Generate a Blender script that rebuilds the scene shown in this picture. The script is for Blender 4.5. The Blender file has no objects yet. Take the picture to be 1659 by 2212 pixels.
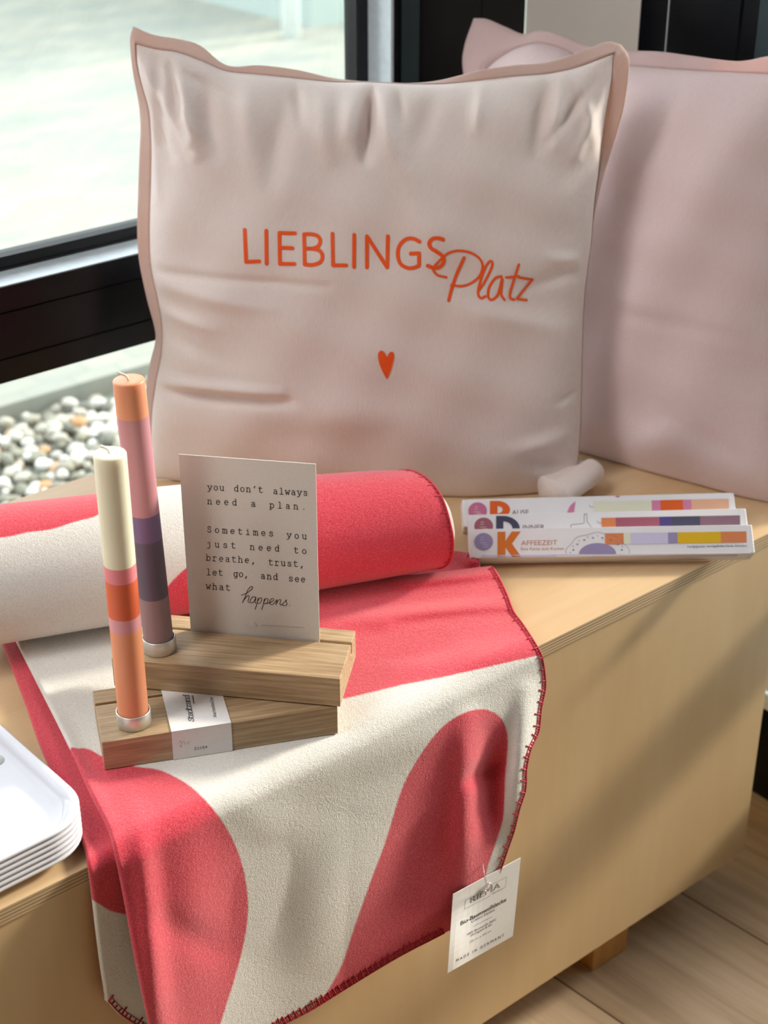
import bpy, math, random
import numpy as np
from mathutils import Vector, Matrix
from mathutils.bvhtree import BVHTree

random.seed(7)
rng = np.random.default_rng(7)
S = bpy.context.scene
COL = S.collection

# ------------------------------------------------------------------ camera
FPX, CX, CY = 3418.0, 829.5, 1106.0            # focal length and centre for a 1659 x 2212 frame
_th, _al = math.atan(0.537), math.atan(4670 / 3880.0)
_h = np.array([math.cos(_al), math.sin(_al), 0.0])
RT = np.array([math.sin(_al), -math.cos(_al), 0.0])
FW = _h * math.cos(_th) - np.array([0, 0, math.sin(_th)])
UP = np.cross(RT, FW)
CAM = np.array([0.0, 0.0, 1.15])
cd = bpy.data.cameras.new('camera')
cam = bpy.data.objects.new('camera', cd)
COL.objects.link(cam)
cam.matrix_world = Matrix([[RT[0], UP[0], -FW[0], CAM[0]], [RT[1], UP[1], -FW[1], CAM[1]],
                           [RT[2], UP[2], -FW[2], CAM[2]], [0, 0, 0, 1]])
cd.sensor_fit = 'VERTICAL'
cd.sensor_height = 24.0
cd.sensor_width = 24.0
cd.lens = 24.0 * FPX / 2212.0
cd.clip_start = 0.02
cd.dof.use_dof = True
cd.dof.focus_distance = 1.18
cd.dof.aperture_fstop = 5.2
S.camera = cam

# ------------------------------------------------------------------ light and exposure
SKY_COL, SKY_STR = (0.89, 0.945, 1.0), 3.3
SUN_DIR, SUN_E, SUN_ANGLE, SUN_COL = (-0.88, 0.14, -0.40), 3.9, 0.14, (1.0, 0.90, 0.76)
FILL_E, FILL_COL = 16.0, (1.0, 0.975, 0.955)
EXPOSURE = 0.54
vs = S.view_settings
vs.view_transform = 'Standard'
vs.look = 'None'
vs.gamma = 1.0
vs.use_curve_mapping = False
vs.exposure = EXPOSURE
W = bpy.data.worlds.new('sky')
S.world = W
W.use_nodes = True
W.node_tree.nodes['Background'].inputs[0].default_value = (*SKY_COL, 1)
W.node_tree.nodes['Background'].inputs[1].default_value = SKY_STR
sl = bpy.data.lights.new('sun', 'SUN')
sl.energy, sl.angle, sl.color = SUN_E, SUN_ANGLE, SUN_COL
so = bpy.data.objects.new('sun', sl)
COL.objects.link(so)
so.rotation_euler = Vector(SUN_DIR).to_track_quat('-Z', 'Y').to_euler()
so.location = (4, -2, 3)
for i, (lx, ly) in enumerate(((-0.7, 0.96), (-2.1, 0.96))):  # unseen area lights added as fill from the upper left
    ld = bpy.data.lights.new('added_fill', 'AREA')
    ld.shape, ld.size, ld.size_y, ld.energy, ld.color = 'RECTANGLE', 1.2, 0.5, FILL_E, FILL_COL
    lo = bpy.data.objects.new('added_fill_light', ld)
    COL.objects.link(lo)
    lo.location = (lx, ly, 2.55)

# ------------------------------------------------------------------ helpers
BZ, BY = 0.45, 0.747                           # bench top height, bench front face


def ray(p):
    p = np.atleast_2d(np.asarray(p, float))
    d = FW[None] * FPX + RT[None] * (p[:, 0:1] - CX) + UP[None] * (CY - p[:, 1:2])
    return d / np.linalg.norm(d, axis=1, keepdims=True)


def on_plane(p, o, n):
    d = ray(p)
    n = np.asarray(n, float)
    return CAM + d * (((np.asarray(o, float) - CAM) @ n) / (d @ n))[:, None]


def on_z(p, z):
    return on_plane(p, (0, 0, z), (0, 0, 1))


def on_y(p, y):
    return on_plane(p, (0, y, 0), (0, 1, 0))


def to_px(P):
    v = np.asarray(P) - CAM
    z = v @ FW
    return np.stack([CX + FPX * (v @ RT) / z, CY - FPX * (v @ UP) / z], -1)


def resample(pts, n):
    pts = np.asarray(pts, float)
    s = np.r_[0, np.cumsum(np.linalg.norm(np.diff(pts, axis=0), axis=1))]
    t = np.linspace(0, s[-1], n)
    return np.stack([np.interp(t, s, pts[:, k]) for k in range(pts.shape[1])], -1)


def smooth(pts, n, closed=False):
    """Catmull-Rom through the points, resampled evenly."""
    p = np.asarray(pts, float)
    if len(p) < 3 and not closed:
        return resample(p, n)
    q = np.vstack([p[-1:], p, p[:2]]) if closed else np.vstack([2 * p[0] - p[1], p, 2 * p[-1] - p[-2]])
    out = []
    for i in range(1, len(q) - 2):
        t = np.linspace(0, 1, 16, endpoint=False)[:, None]
        a, b, c, d = q[i - 1], q[i], q[i + 1], q[i + 2]
        out.append(0.5 * (2 * b + (c - a) * t + (2 * a - 5 * b + 4 * c - d) * t ** 2 + (3 * b - a - 3 * c + d) * t ** 3))
    out.append(q[-2:-1])
    return resample(np.vstack(out), n)


def coons(top, bottom, left, right, nu, nv):
    c0, c1 = smooth(top, nu), smooth(bottom, nu)
    d0, d1 = smooth(left, nv), smooth(right, nv)
    u = np.linspace(0, 1, nu)[None, :, None]
    v = np.linspace(0, 1, nv)[:, None, None]
    return ((1 - v) * c0[None] + v * c1[None] + (1 - u) * d0[:, None] + u * d1[:, None]
            - (1 - u) * (1 - v) * c0[0] - u * (1 - v) * c0[-1] - (1 - u) * v * c1[0] - u * v * c1[-1])


def poly_sdf(px, poly):
    """Signed distance in px, positive inside the polygon."""
    P = np.asarray(px, float).reshape(-1, 2)
    poly = np.asarray(poly, float)
    d = np.full(len(P), 1e9)
    ins = np.zeros(len(P), bool)
    for a, b in zip(poly, np.roll(poly, -1, 0)):
        e = b - a
        t = np.clip(((P - a) @ e) / max(e @ e, 1e-9), 0, 1)
        d = np.minimum(d, np.linalg.norm(P - a - t[:, None] * e, axis=1))
        if a[1] != b[1]:
            c = ((a[1] > P[:, 1]) != (b[1] > P[:, 1])) & (P[:, 0] < (b[0] - a[0]) * (P[:, 1] - a[1]) / (b[1] - a[1]) + a[0])
            ins ^= c
    return np.where(ins, d, -d)


def ridges(px, lst):
    P = np.asarray(px, float)
    out = np.zeros(P.shape[:-1])
    for x1, y1, x2, y2, w, amp in lst:
        a, e = np.array([x1, y1]), np.array([x2 - x1, y2 - y1])
        t = np.clip(((P - a) @ e) / (e @ e), 0, 1)
        d = np.linalg.norm(P - a - t[..., None] * e, axis=-1)
        fall = np.clip(np.sin(np.pi * (0.12 + 0.76 * t)), 0, 1)
        out += amp * fall * np.exp(-(d / w) ** 2)
    return out


def cloth_surface(px, off):
    """Points of the draped cloth: the bench top and front grown outward by off (rounded at the edge)."""
    shp = px.shape[:-1]
    P = px.reshape(-1, 2)
    off = np.broadcast_to(off, shp).reshape(-1)
    d = ray(P)
    t = np.full(len(P), 0.5)
    for _ in range(120):
        p = CAM + d * t[:, None]
        a, b = p[:, 2] - BZ, BY - p[:, 1]
        s = np.hypot(np.maximum(a, 0), np.maximum(b, 0)) + np.minimum(np.maximum(a, b), 0)
        t += (s - off) * 0.95
    p = CAM + d * t[:, None]
    a, b = np.maximum(p[:, 2] - BZ, 1e-6), np.maximum(BY - p[:, 1], 1e-6)
    n = np.stack([np.zeros_like(a), -b, a], -1)
    n /= np.linalg.norm(n, axis=1, keepdims=True)
    return p.reshape(*shp, 3), n.reshape(*shp, 3)


def mesh(name, verts, faces, mats, parent=None, smooth_=True, mat_idx=None, link=True, solid=True):
    me = bpy.data.meshes.new(name)
    me.from_pydata([tuple(map(float, v)) for v in verts], [], [tuple(map(int, f)) for f in faces])
    for m in (mats if isinstance(mats, (list, tuple)) else [mats]):
        me.materials.append(m)
    if mat_idx is not None:
        me.polygons.foreach_set('material_index', mat_idx)
    if smooth_:
        me.polygons.foreach_set('use_smooth', [True] * len(me.polygons))
    if solid:
        import bmesh
        bm = bmesh.new()
        bm.from_mesh(me)
        bmesh.ops.recalc_face_normals(bm, faces=bm.faces)
        bm.to_mesh(me)
        bm.free()
    me.update()
    o = bpy.data.objects.new(name, me)
    if link:
        COL.objects.link(o)
    if parent is not None:
        o.parent = parent
        o.matrix_parent_inverse = Matrix.Identity(4)
        # vertices are given in world space: bring them into the parent's frame
        me.transform(parent_world(parent).inverted())
    return o


def parent_world(o):
    m = Matrix.LocRotScale(o.location, o.rotation_euler, o.scale)
    return parent_world(o.parent) @ m if o.parent else m


def thing(name, label, cat, loc=(0, 0, 0), rz=0.0, group=None):
    o = bpy.data.objects.new(name, None)
    o.empty_display_size = 0.02
    COL.objects.link(o)
    o.location = loc
    o.rotation_euler = (0, 0, rz)
    o['label'], o['category'] = label, cat
    if group:
        o['group'] = group
    return o


def tag(o, label, cat, group=None):
    o['label'], o['category'] = label, cat
    if group:
        o['group'] = group
    return o


def struct(o):
    o['kind'] = 'structure'
    return o


def grid_faces(nv, nu, base=0, flip=False, wrap=False):
    F = []
    for j in range(nv - 1):
        for i in range(nu if wrap else nu - 1):
            i2 = (i + 1) % nu
            f = (base + j * nu + i, base + j * nu + i2, base + (j + 1) * nu + i2, base + (j + 1) * nu + i)
            F.append(f[::-1] if flip else f)
    return F


def slab(outer, normal, thick, bulge=0.0):
    """A sheet with rounded rim from an outer grid (nv,nu,3); returns verts, faces."""
    nv, nu = outer.shape[:2]
    inner = outer - normal * thick
    V = np.vstack([outer.reshape(-1, 3), inner.reshape(-1, 3)])
    N = nv * nu
    F = grid_faces(nv, nu, 0, True) + grid_faces(nv, nu, N, False)
    loop = [(0, i) for i in range(nu)] + [(j, nu - 1) for j in range(1, nv)] + \
           [(nv - 1, i) for i in range(nu - 2, -1, -1)] + [(j, 0) for j in range(nv - 2, 0, -1)]
    idx = [j * nu + i for j, i in loop]
    mid = []
    cen = outer.reshape(-1, 3)
    for k, (j, i) in enumerate(loop):
        jj, ii = min(max(j, 1), nv - 2), min(max(i, 1), nu - 2)
        o = outer[j, i] - outer[jj, ii]
        L = np.linalg.norm(o)
        mid.append((outer[j, i] + inner[j, i]) / 2 + (o / L if L > 1e-9 else o) * bulge)
    V = np.vstack([V, np.array(mid)])
    M = len(idx)
    for k in range(M):
        k2 = (k + 1) % M
        F.append((idx[k], idx[k2], 2 * N + k2, 2 * N + k))
        F.append((2 * N + k, 2 * N + k2, N + idx[k2], N + idx[k]))
    return V, F


def box_vf(o, ex, ey, ez):
    o, ex, ey, ez = map(lambda a: np.asarray(a, float), (o, ex, ey, ez))
    V = [o + ex * a + ey * b + ez * c for c in (0, 1) for b in (0, 1) for a in (0, 1)]
    return V, [(0, 2, 3, 1), (4, 5, 7, 6), (0, 1, 5, 4), (2, 6, 7, 3), (0, 4, 6, 2), (1, 3, 7, 5)]


def bevel(o, w, seg=2):
    m = o.modifiers.new('bevel', 'BEVEL')
    m.width, m.segments, m.limit_method = w, seg, 'ANGLE'
    return o


def box(name, lo, hi, m, parent=None, bev=0.0):
    lo, hi = np.array(lo, float), np.array(hi, float)
    d = hi - lo
    V, F = box_vf(lo, (d[0], 0, 0), (0, d[1], 0), (0, 0, d[2]))
    o = mesh(name, V, F, m, parent, smooth_=False)
    return bevel(o, bev) if bev else o


def merge(parts):
    V, F = [], []
    for v, f in parts:
        b = len(V)
        V += [tuple(x) for x in v]
        F += [tuple(b + i for i in q) for q in f]
    return V, F


def tube_vf(path, radii, seg=10, cap=True, squash=None):
    P = np.asarray(path, float)
    n = len(P)
    radii = np.broadcast_to(radii, n)
    T = np.gradient(P, axis=0)
    T /= np.maximum(np.linalg.norm(T, axis=1, keepdims=True), 1e-12)
    ref = np.array([0, 0, 1.0]) if abs(T[0][2]) < 0.9 else np.array([1.0, 0, 0])
    V = []
    for k in range(n):
        a = np.cross(T[k], ref)
        a /= np.linalg.norm(a)
        b = np.cross(T[k], a)
        ref = -np.cross(T[k], a) * -1 if False else ref
        for s in range(seg):
            t = 2 * math.pi * s / seg
            V.append(P[k] + radii[k] * (math.cos(t) * a + math.sin(t) * b))
    F = grid_faces(n, seg, 0, False, True)
    if cap:
        V += [P[0], P[-1]]
        c0, c1 = n * seg, n * seg + 1
        for s in range(seg):
            F.append((c0, (s + 1) % seg, s))
            F.append((c1, (n - 1) * seg + s, (n - 1) * seg + (s + 1) % seg))
    return V, F


def lathe_vf(prof, o, seg=48, axis=(0, 0, 1)):
    ax = np.array(axis, float)
    ax /= np.linalg.norm(ax)
    a = np.cross(ax, [0, 1, 0])
    a /= np.linalg.norm(a)
    b = np.cross(ax, a)
    V = []
    for r, z in prof:
        for s in range(seg):
            t = 2 * math.pi * s / seg
            V.append(np.asarray(o) + ax * z + r * (math.cos(t) * a + math.sin(t) * b))
    return V, grid_faces(len(prof), seg, 0, False, True)


def bvh_of(o):
    M = parent_world(o)
    me = o.data
    return BVHTree.FromPolygons([M @ v.co for v in me.vertices], [tuple(p.vertices) for p in me.polygons])


def cast(bvh, px, lift=0.0004):
    out = []
    C = Vector(CAM)
    for d in ray(px):
        hit, nrm, _, _ = bvh.ray_cast(C, Vector(d))
        if hit is None:
            out.append(None)
            continue
        if nrm.dot(Vector(d)) > 0:
            nrm = -nrm
        out.append(np.array(hit + nrm * lift))
    return out


class Ink:
    """Flat printed marks traced over a surface; becomes ONE mesh with several inks."""
    def __init__(self, bvh, lift=0.0003):
        self.b, self.lift, self.V, self.F, self.I, self.m = bvh, lift, [], [], [], []

    def _mat(self, m):
        if m not in self.m:
            self.m.append(m)
        return self.m.index(m)

    def add(self, px, faces, m, lift=None):
        pts = cast(self.b, px, self.lift if lift is None else lift)
        b, k = len(self.V), self._mat(m)
        self.V += [p if p is not None else np.zeros(3) for p in pts]
        for f in faces:
            if all(pts[i] is not None for i in f):
                self.F.append(tuple(b + i for i in f))
                self.I.append(k)

    def poly(self, pts, m, lift=None):
        self.add(pts, [tuple(range(len(pts)))], m, lift)

    def quad(self, pts, m, n=8, lift=None):
        a, b, c, d = map(np.array, pts)           # TL TR BR BL
        P, F = [], []
        for i in range(n + 1):
            t = i / n
            P += [a + (b - a) * t, d + (c - d) * t]
            if i:
                F.append((2 * i - 2, 2 * i, 2 * i + 1, 2 * i - 1))
        self.add(P, F, m, lift)

    def stroke(self, pts, w, m, curve=False, step=2.0, lift=None):
        pts = np.asarray(pts, float)
        if curve:
            L = np.linalg.norm(np.diff(pts, axis=0), axis=1).sum()
            segs = [smooth(pts, max(6, int(L / step)))]
        else:
            segs = []
            for a, b in zip(pts[:-1], pts[1:]):
                segs.append(resample([a, b], max(2, int(np.linalg.norm(b - a) / step))))
        for s in segs:
            t = np.gradient(s, axis=0)
            t /= np.maximum(np.linalg.norm(t, axis=1, keepdims=True), 1e-9)
            n = np.stack([-t[:, 1], t[:, 0]], -1) * w / 2
            P = np.empty((2 * len(s), 2))
            P[0::2], P[1::2] = s + n, s - n
            F = [(2 * i, 2 * i + 2, 2 * i + 3, 2 * i + 1) for i in range(len(s) - 1)]
            P = list(P)
            for e, tt in ((0, -t[0]), (-1, t[-1])):          # round ends
                c, nn = s[e], n[e]
                b = len(P)
                K = 6
                for q in range(K + 1):
                    a = math.pi * q / K
                    P.append(c + nn * math.cos(a) + tt * (w / 2) * math.sin(a))
                F.append(tuple(range(b, b + K + 1)))
            self.add(P, F, m, lift)

    def type_word(self, word, start, end, up, m, weight=0.075):
        """Typewriter letters: start/end are px of the baseline, up the px vector of one x-height."""
        start, end, up = (np.array(a, float) for a in (start, end, up))
        n = len(word)
        ex = up / 0.43
        # the advance of a letter spans the word, glyph shapes keep their own width
        size = np.linalg.norm(ex)
        d = (end - start) / np.linalg.norm(end - start)
        total = np.linalg.norm(end - start)
        gw = 0.44 * size
        adv = (total - gw) / max(n - 1, 1)
        for i, ch in enumerate(word):
            o = start + d * (adv * i - 0.05 * size)
            for st, cv in GLYPH.get(ch, []):
                P = [o + d * size * 0.88 * x + ex * y for x, y in st]
                self.stroke(P, size * weight * (1.5 if ch in ",.'" else 1), m, False, step=3.0)

    def sans(self, text, start, end, up, m, bold=0.0, spacing=1.0):
        V, F = sans_mesh(text, bold, spacing)
        V = np.array(V)
        x0, x1 = V[:, 0].min(), V[:, 0].max()
        cap = 0.70
        start, end, up = (np.array(a, float) for a in (start, end, up))
        d = (end - start) / (x1 - x0)
        P = start + (V[:, 0:1] - x0) * d + V[:, 1:2] / cap * up
        self.add(P, F, m)

    def build(self, name, parent):
        return mesh(name, self.V, self.F, self.m, parent, smooth_=False, mat_idx=self.I, solid=False)


def sans_mesh(text, bold=0.0, spacing=1.0):
    cu = bpy.data.curves.new('t', 'FONT')
    cu.body, cu.offset, cu.space_character, cu.resolution_u = text, bold, spacing, 3
    o = bpy.data.objects.new('t', cu)
    COL.objects.link(o)
    dg = bpy.context.evaluated_depsgraph_get()
    me = o.evaluated_get(dg).to_mesh()
    V = [tuple(v.co)[:2] for v in me.vertices]
    F = [tuple(p.vertices) for p in me.polygons]
    o.evaluated_get(dg).to_mesh_clear()
    bpy.data.objects.remove(o)
    bpy.data.curves.remove(cu)
    return V, F


def _arc(cx, cy, rx, ry, a0, a1, n=12):
    return [(cx + rx * math.cos(math.radians(a0 + (a1 - a0) * i / n)), cy + ry * math.sin(math.radians(a0 + (a1 - a0) * i / n))) for i in range(n + 1)]


def _g(*strokes):
    return [(s, False) for s in strokes]


_arch = [(.13, .26)] + _arc(.29, .27, .16, .16, 180, 0, 8) + [(.45, 0)]
_Sm = [(.46, .31), (.45, .37), (.38, .42), (.28, .435), (.18, .41), (.135, .34), (.17, .265), (.3, .225), (.43, .18), (.475, .1), (.43, .03), (.3, -.005), (.18, .02), (.125, .08), (.12, .13)]
GLYPH = {
    'o': _g(_arc(.3, .215, .2, .215, 0, 360, 18)), 'c': _g(_arc(.3, .215, .2, .215, 50, 325, 14), [(.45, .43), (.45, .31)]),
    'e': _g([(.1, .225), (.5, .225)] + _arc(.3, .215, .2, .215, 0, 320, 16)[1:]),
    'a': _g(_arc(.27, .125, .16, .125, 0, 360, 14), [(.12, .38)] + _arc(.28, .32, .15, .11, 140, 0, 8) + [(.43, .04), (.53, 0)]),
    'd': _g(_arc(.27, .215, .18, .215, 0, 360, 16), [(.36, .62), (.45, .62), (.45, 0), (.55, 0)]),
    'b': _g([(.04, .62), (.13, .62), (.13, 0), (.05, 0)], _arc(.32, .215, .19, .215, 0, 360, 16)),
    'h': _g([(.04, .62), (.13, .62), (.13, 0)], [(.04, 0), (.22, 0)], _arch, [(.37, 0), (.54, 0)]),
    'n': _g([(.04, .43), (.13, .43), (.13, 0)], [(.04, 0), (.22, 0)], _arch, [(.37, 0), (.54, 0)]),
    'm': _g([(.0, .43), (.08, .43), (.08, 0)], [(.08, .3)] + _arc(.19, .31, .11, .12, 180, 0, 6) + [(.3, 0)], [(.3, .3)] + _arc(.41, .31, .11, .12, 180, 0, 6) + [(.52, 0)], [(.02, 0), (.15, 0)], [(.25, 0), (.36, 0)], [(.47, 0), (.59, 0)]),
    'u': _g([(.04, .43), (.13, .43), (.13, .16)] + _arc(.29, .16, .16, .16, 180, 360, 8) + [(.45, .2)], [(.36, .43), (.45, .43), (.45, 0), (.54, 0)]),
    'r': _g([(.07, .43), (.2, .43), (.2, 0)], [(.07, 0), (.4, 0)], [(.2, .25)] + _arc(.38, .24, .18, .19, 175, 50, 7)),
    's': _g(_Sm), 'S': _g([(x, y * 1.36) for x, y in _Sm]),
    't': _g([(.2, .58), (.2, .1), (.24, .03), (.34, 0), (.43, .01), (.51, .05)], [(.07, .43), (.46, .43)]),
    'l': _g([(.14, .62), (.3, .62), (.3, 0)], [(.1, 0), (.5, 0)]),
    'i': _g([(.14, .43), (.3, .43), (.3, 0)], [(.1, 0), (.5, 0)], [(.3, .57), (.3, .6)]),
    'j': _g([(.14, .43), (.38, .43), (.38, -.06), (.33, -.14), (.22, -.17), (.1, -.15)], [(.38, .57), (.38, .6)]),
    'y': _g([(.1, .43), (.31, .0)], [(.51, .43), (.29, -.05), (.2, -.16), (.06, -.16)], [(.02, .43), (.2, .43)], [(.41, .43), (.58, .43)]),
    'w': _g([(.08, .43), (.18, 0), (.3, .3), (.42, 0), (.52, .43)], [(.0, .43), (.16, .43)], [(.44, .43), (.6, .43)]),
    'p': _g([(.03, .43), (.12, .43), (.12, -.16)], [(.03, -.16), (.25, -.16)], _arc(.31, .215, .19, .215, 0, 360, 16)),
    'g': _g(_arc(.27, .215, .18, .215, 0, 360, 16), [(.54, .43), (.45, .43), (.45, -.05), (.39, -.14), (.27, -.17), (.14, -.15)]),
    'E': _g([(.05, .58), (.5, .58), (.5, .45)], [(.14, .58), (.14, 0)], [(.05, 0), (.52, 0), (.52, .13)], [(.14, .3), (.34, .3)]),
    'K': _g([(.13, .58), (.13, 0)], [(.05, .58), (.22, .58)], [(.05, 0), (.22, 0)], [(.48, .58), (.13, .24)], [(.24, .34), (.5, 0), (.56, 0)]),
    "'": _g([(.33, .6), (.27, .45)]), ',': _g([(.32, .07), (.22, -.11)]), '.': _g([(.29, .03), (.31, .03)]),
}


# ------------------------------------------------------------------ materials
def srgb(r, g, b):
    f = lambda c: (c / 255 / 12.92) if c / 255 <= 0.04045 else ((c / 255 + 0.055) / 1.055) ** 2.4
    return (f(r), f(g), f(b), 1.0)


class Mat:
    def __init__(self, name, col=(0.8, 0.8, 0.8, 1), rough=0.5, metal=0.0, **kw):
        self.m = bpy.data.materials.new(name)
        self.m.use_nodes = True
        self.t = self.m.node_tree
        self.N, self.L = self.t.nodes, self.t.links
        self.b = self.N['Principled BSDF']
        self.set('Base Color', col)
        self.set('Roughness', rough)
        self.set('Metallic', metal)
        for k, v in kw.items():
            self.set(k.replace('_', ' '), v)

    def set(self, k, v):
        if isinstance(v, bpy.types.NodeSocket):
            self.L.new(v, self.b.inputs[k])
        else:
            self.b.inputs[k].default_value = v

    def n(self, t, **kw):
        x = self.N.new(t)
        for k, v in kw.items():
            if isinstance(v, bpy.types.NodeSocket):
                self.L.new(v, x.inputs[k])
            elif k in x.inputs:
                x.inputs[k].default_value = v
            else:
                setattr(x, k, v)
        return x

    def coord(self, scale=(1, 1, 1), rot=(0, 0, 0), kind='Object'):
        c = self.n('ShaderNodeTexCoord')
        mp = self.n('ShaderNodeMapping')
        mp.inputs['Scale'].default_value = scale
        mp.inputs['Rotation'].default_value = rot
        self.L.new(c.outputs[kind], mp.inputs['Vector'])
        return mp.outputs[0]

    def noise(self, vec, scale=5.0, detail=3.0, rough=0.5):
        x = self.n('ShaderNodeTexNoise', Vector=vec)
        x.inputs['Scale'].default_value, x.inputs['Detail'].default_value, x.inputs['Roughness'].default_value = scale, detail, rough
        return x.outputs['Fac']

    def ramp(self, fac, stops, const=False):
        x = self.n('ShaderNodeValToRGB')
        self.L.new(fac, x.inputs[0])
        e = x.color_ramp.elements
        while len(e) < len(stops):
            e.new(0.5)
        for k, (p, c) in enumerate(stops):
            e[k].position, e[k].color = p, c
        if const:
            x.color_ramp.interpolation = 'CONSTANT'
        return x.outputs[0]

    def mix(self, fac, a, b, mode='MIX'):
        x = self.n('ShaderNodeMix', data_type='RGBA', blend_type=mode)
        for s, v in ((x.inputs[0], fac), (x.inputs[6], a), (x.inputs[7], b)):
            if isinstance(v, bpy.types.NodeSocket):
                self.L.new(v, s)
            else:
                s.default_value = v
        return x.outputs[2]

    def math(self, op, a, b=0.0, c=0.0):
        x = self.n('ShaderNodeMath', operation=op)
        for s, v in zip(x.inputs, (a, b, c)):
            if isinstance(v, bpy.types.NodeSocket):
                self.L.new(v, s)
            else:
                s.default_value = v
        return x.outputs[0]

    def bump(self, h, strength=0.3, dist=0.001):
        x = self.n('ShaderNodeBump', Height=h)
        x.inputs['Strength'].default_value, x.inputs['Distance'].default_value = strength, dist
        self.L.new(x.outputs[0], self.b.inputs['Normal'])

    def translucent(self, col, fac):
        tr = self.n('ShaderNodeBsdfTranslucent')
        tr.inputs[0].default_value = col
        mx = self.n('ShaderNodeMixShader')
        mx.inputs[0].default_value = fac
        self.L.new(self.b.outputs[0], mx.inputs[1])
        self.L.new(tr.outputs[0], mx.inputs[2])
        self.L.new(mx.outputs[0], self.N['Material Output'].inputs[0])


def plain(name, col, rough=0.5, metal=0.0, var=0.04, scale=40, **kw):
    m = Mat(name, col, rough, metal, **kw)
    f = m.noise(m.coord(), scale, 3)
    a = tuple(c * (1 - var) for c in col[:3]) + (1,)
    b = tuple(min(1, c * (1 + var)) for c in col[:3]) + (1,)
    m.set('Base Color', m.ramp(f, [(0.3, a), (0.7, b)]))
    return m.m


def linen(name, col, thin=0.0, back=None):
    m = Mat(name, col, 0.85)
    m.set('Sheen Weight', 0.15)
    c1 = m.noise(m.coord((120, 1500, 120)), 1.0, 2)
    c2 = m.noise(m.coord((1500, 120, 1500)), 1.0, 2)
    w = m.math('ADD', c1, c2)
    m.set('Base Color', m.ramp(m.math('MULTIPLY', w, 0.5), [(0.3, tuple(c * .94 for c in col[:3]) + (1,)), (0.7, tuple(min(1, c * 1.04) for c in col[:3]) + (1,))]))
    m.bump(w, 0.35, 0.0008)
    if thin:
        m.translucent(back, thin)
    return m.m


def wood(name, light, dark, axis=0, grain=70, stretch=0.05, rough=0.45, contrast=(0.35, 0.68)):
    m = Mat(name, light, rough)
    sc = [grain] * 3
    sc[axis] = grain * stretch
    v = m.coord(tuple(sc))
    f1 = m.noise(v, 1.0, 5, 0.6)
    f2 = m.noise(m.coord(tuple(s * 6 for s in sc)), 1.0, 2)
    f = m.math('ADD', m.math('MULTIPLY', f1, 0.75), m.math('MULTIPLY', f2, 0.25))
    m.set('Base Color', m.ramp(f, [(contrast[0], dark), (contrast[1], light)]))
    m.bump(f, 0.12, 0.0005)
    return m.m


RED, CREAM = srgb(222, 62, 80), srgb(232, 228, 221)


def fleece(name):
    m = Mat(name, RED, 0.95)
    m.set('Sheen Weight', 0.35)
    m.set('Sheen Roughness', 0.5)
    at = m.n('ShaderNodeAttribute', attribute_name='pattern')
    vec = m.coord()
    fuzz = m.noise(vec, 1050, 3, 0.6)
    fuzz2 = m.noise(vec, 330, 2)
    p = m.math('ADD', at.outputs['Fac'], m.math('MULTIPLY', m.math('SUBTRACT', fuzz, 0.5), 9.0))
    fac = m.n('ShaderNodeMapRange', Value=p)
    fac.inputs['From Min'].default_value, fac.inputs['From Max'].default_value = -2.2, 2.2
    fac.interpolation_type = 'SMOOTHSTEP'
    red = m.ramp(fuzz, [(0.32, srgb(200, 40, 62)), (0.5, RED), (0.72, srgb(238, 98, 112))])
    cre = m.ramp(fuzz, [(0.30, srgb(214, 208, 199)), (0.5, CREAM), (0.72, srgb(240, 236, 228))])
    m.set('Base Color', m.mix(fac.outputs[0], cre, red))
    m.bump(m.math('ADD', fuzz, m.math('MULTIPLY', fuzz2, 0.8)), 0.5, 0.0011)
    return m.m


def ply_edge(name):
    m = Mat(name, srgb(190, 160, 120), 0.6)
    sep = m.n('ShaderNodeSeparateXYZ')
    m.L.new(m.coord(), sep.inputs[0])
    z = m.math('DIVIDE', m.math('SUBTRACT', sep.outputs[2], BZ - 0.0125), 0.0125)
    st = [(0.0, srgb(226, 200, 160))]
    for k in range(1, 9):
        st.append((k / 9 - 0.015, srgb(150, 118, 78) if k % 2 else srgb(226, 202, 164)))
    m.set('Base Color', m.mix(0.25, m.ramp(z, st, True), m.ramp(m.noise(m.coord((8, 8, 900)), 1, 2), [(0.3, srgb(150, 120, 80)), (0.7, srgb(230, 205, 165))])))
    return m.m


M = {}
M['linen'] = linen('linen', srgb(238, 225, 220))
M['linen_flange'] = linen('linen_flange', srgb(234, 216, 209), 0.35, srgb(240, 200, 178))
M['linen_pink'] = linen('linen_pink', srgb(230, 208, 208))
M['linen_pink_flange'] = linen('linen_pink_flange', srgb(232, 208, 206), 0.3, srgb(240, 200, 188))
M['neon'] = plain('neon_print', (1.0, 0.11, 0.006, 1), 0.6, var=0.03, scale=300)
M['fleece'] = fleece('fleece')
M['thread'] = plain('thread', srgb(208, 58, 76), 0.7, var=0.15, scale=600)
M['thread_hem'] = plain('thread_hem', srgb(180, 28, 44), 0.7, var=0.15, scale=600)
M['birch'] = wood('birch_face', srgb(226, 196, 156), srgb(208, 172, 128), 0, 22, 0.10, 0.42, (0.25, 0.75))
M['birch_front'] = wood('birch_front', srgb(218, 190, 146), srgb(204, 172, 126), 2, 14, 0.12, 0.45, (0.2, 0.8))
M['ply_edge'] = ply_edge('ply_edge')
M['pine'] = wood('pine_foot', srgb(222, 165, 90), srgb(196, 136, 66), 2, 60, 0.06)
M['oak'] = wood('oak', srgb(198, 170, 134), srgb(148, 118, 84), 0, 420, 0.035, 0.5, (0.34, 0.64))
M['alu'] = plain('brushed_metal', srgb(226, 226, 220), 0.42, 0.75, 0.05, 200)
M['paper'] = plain('paper', srgb(236, 233, 230), 0.6, var=0.02, scale=300)
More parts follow.
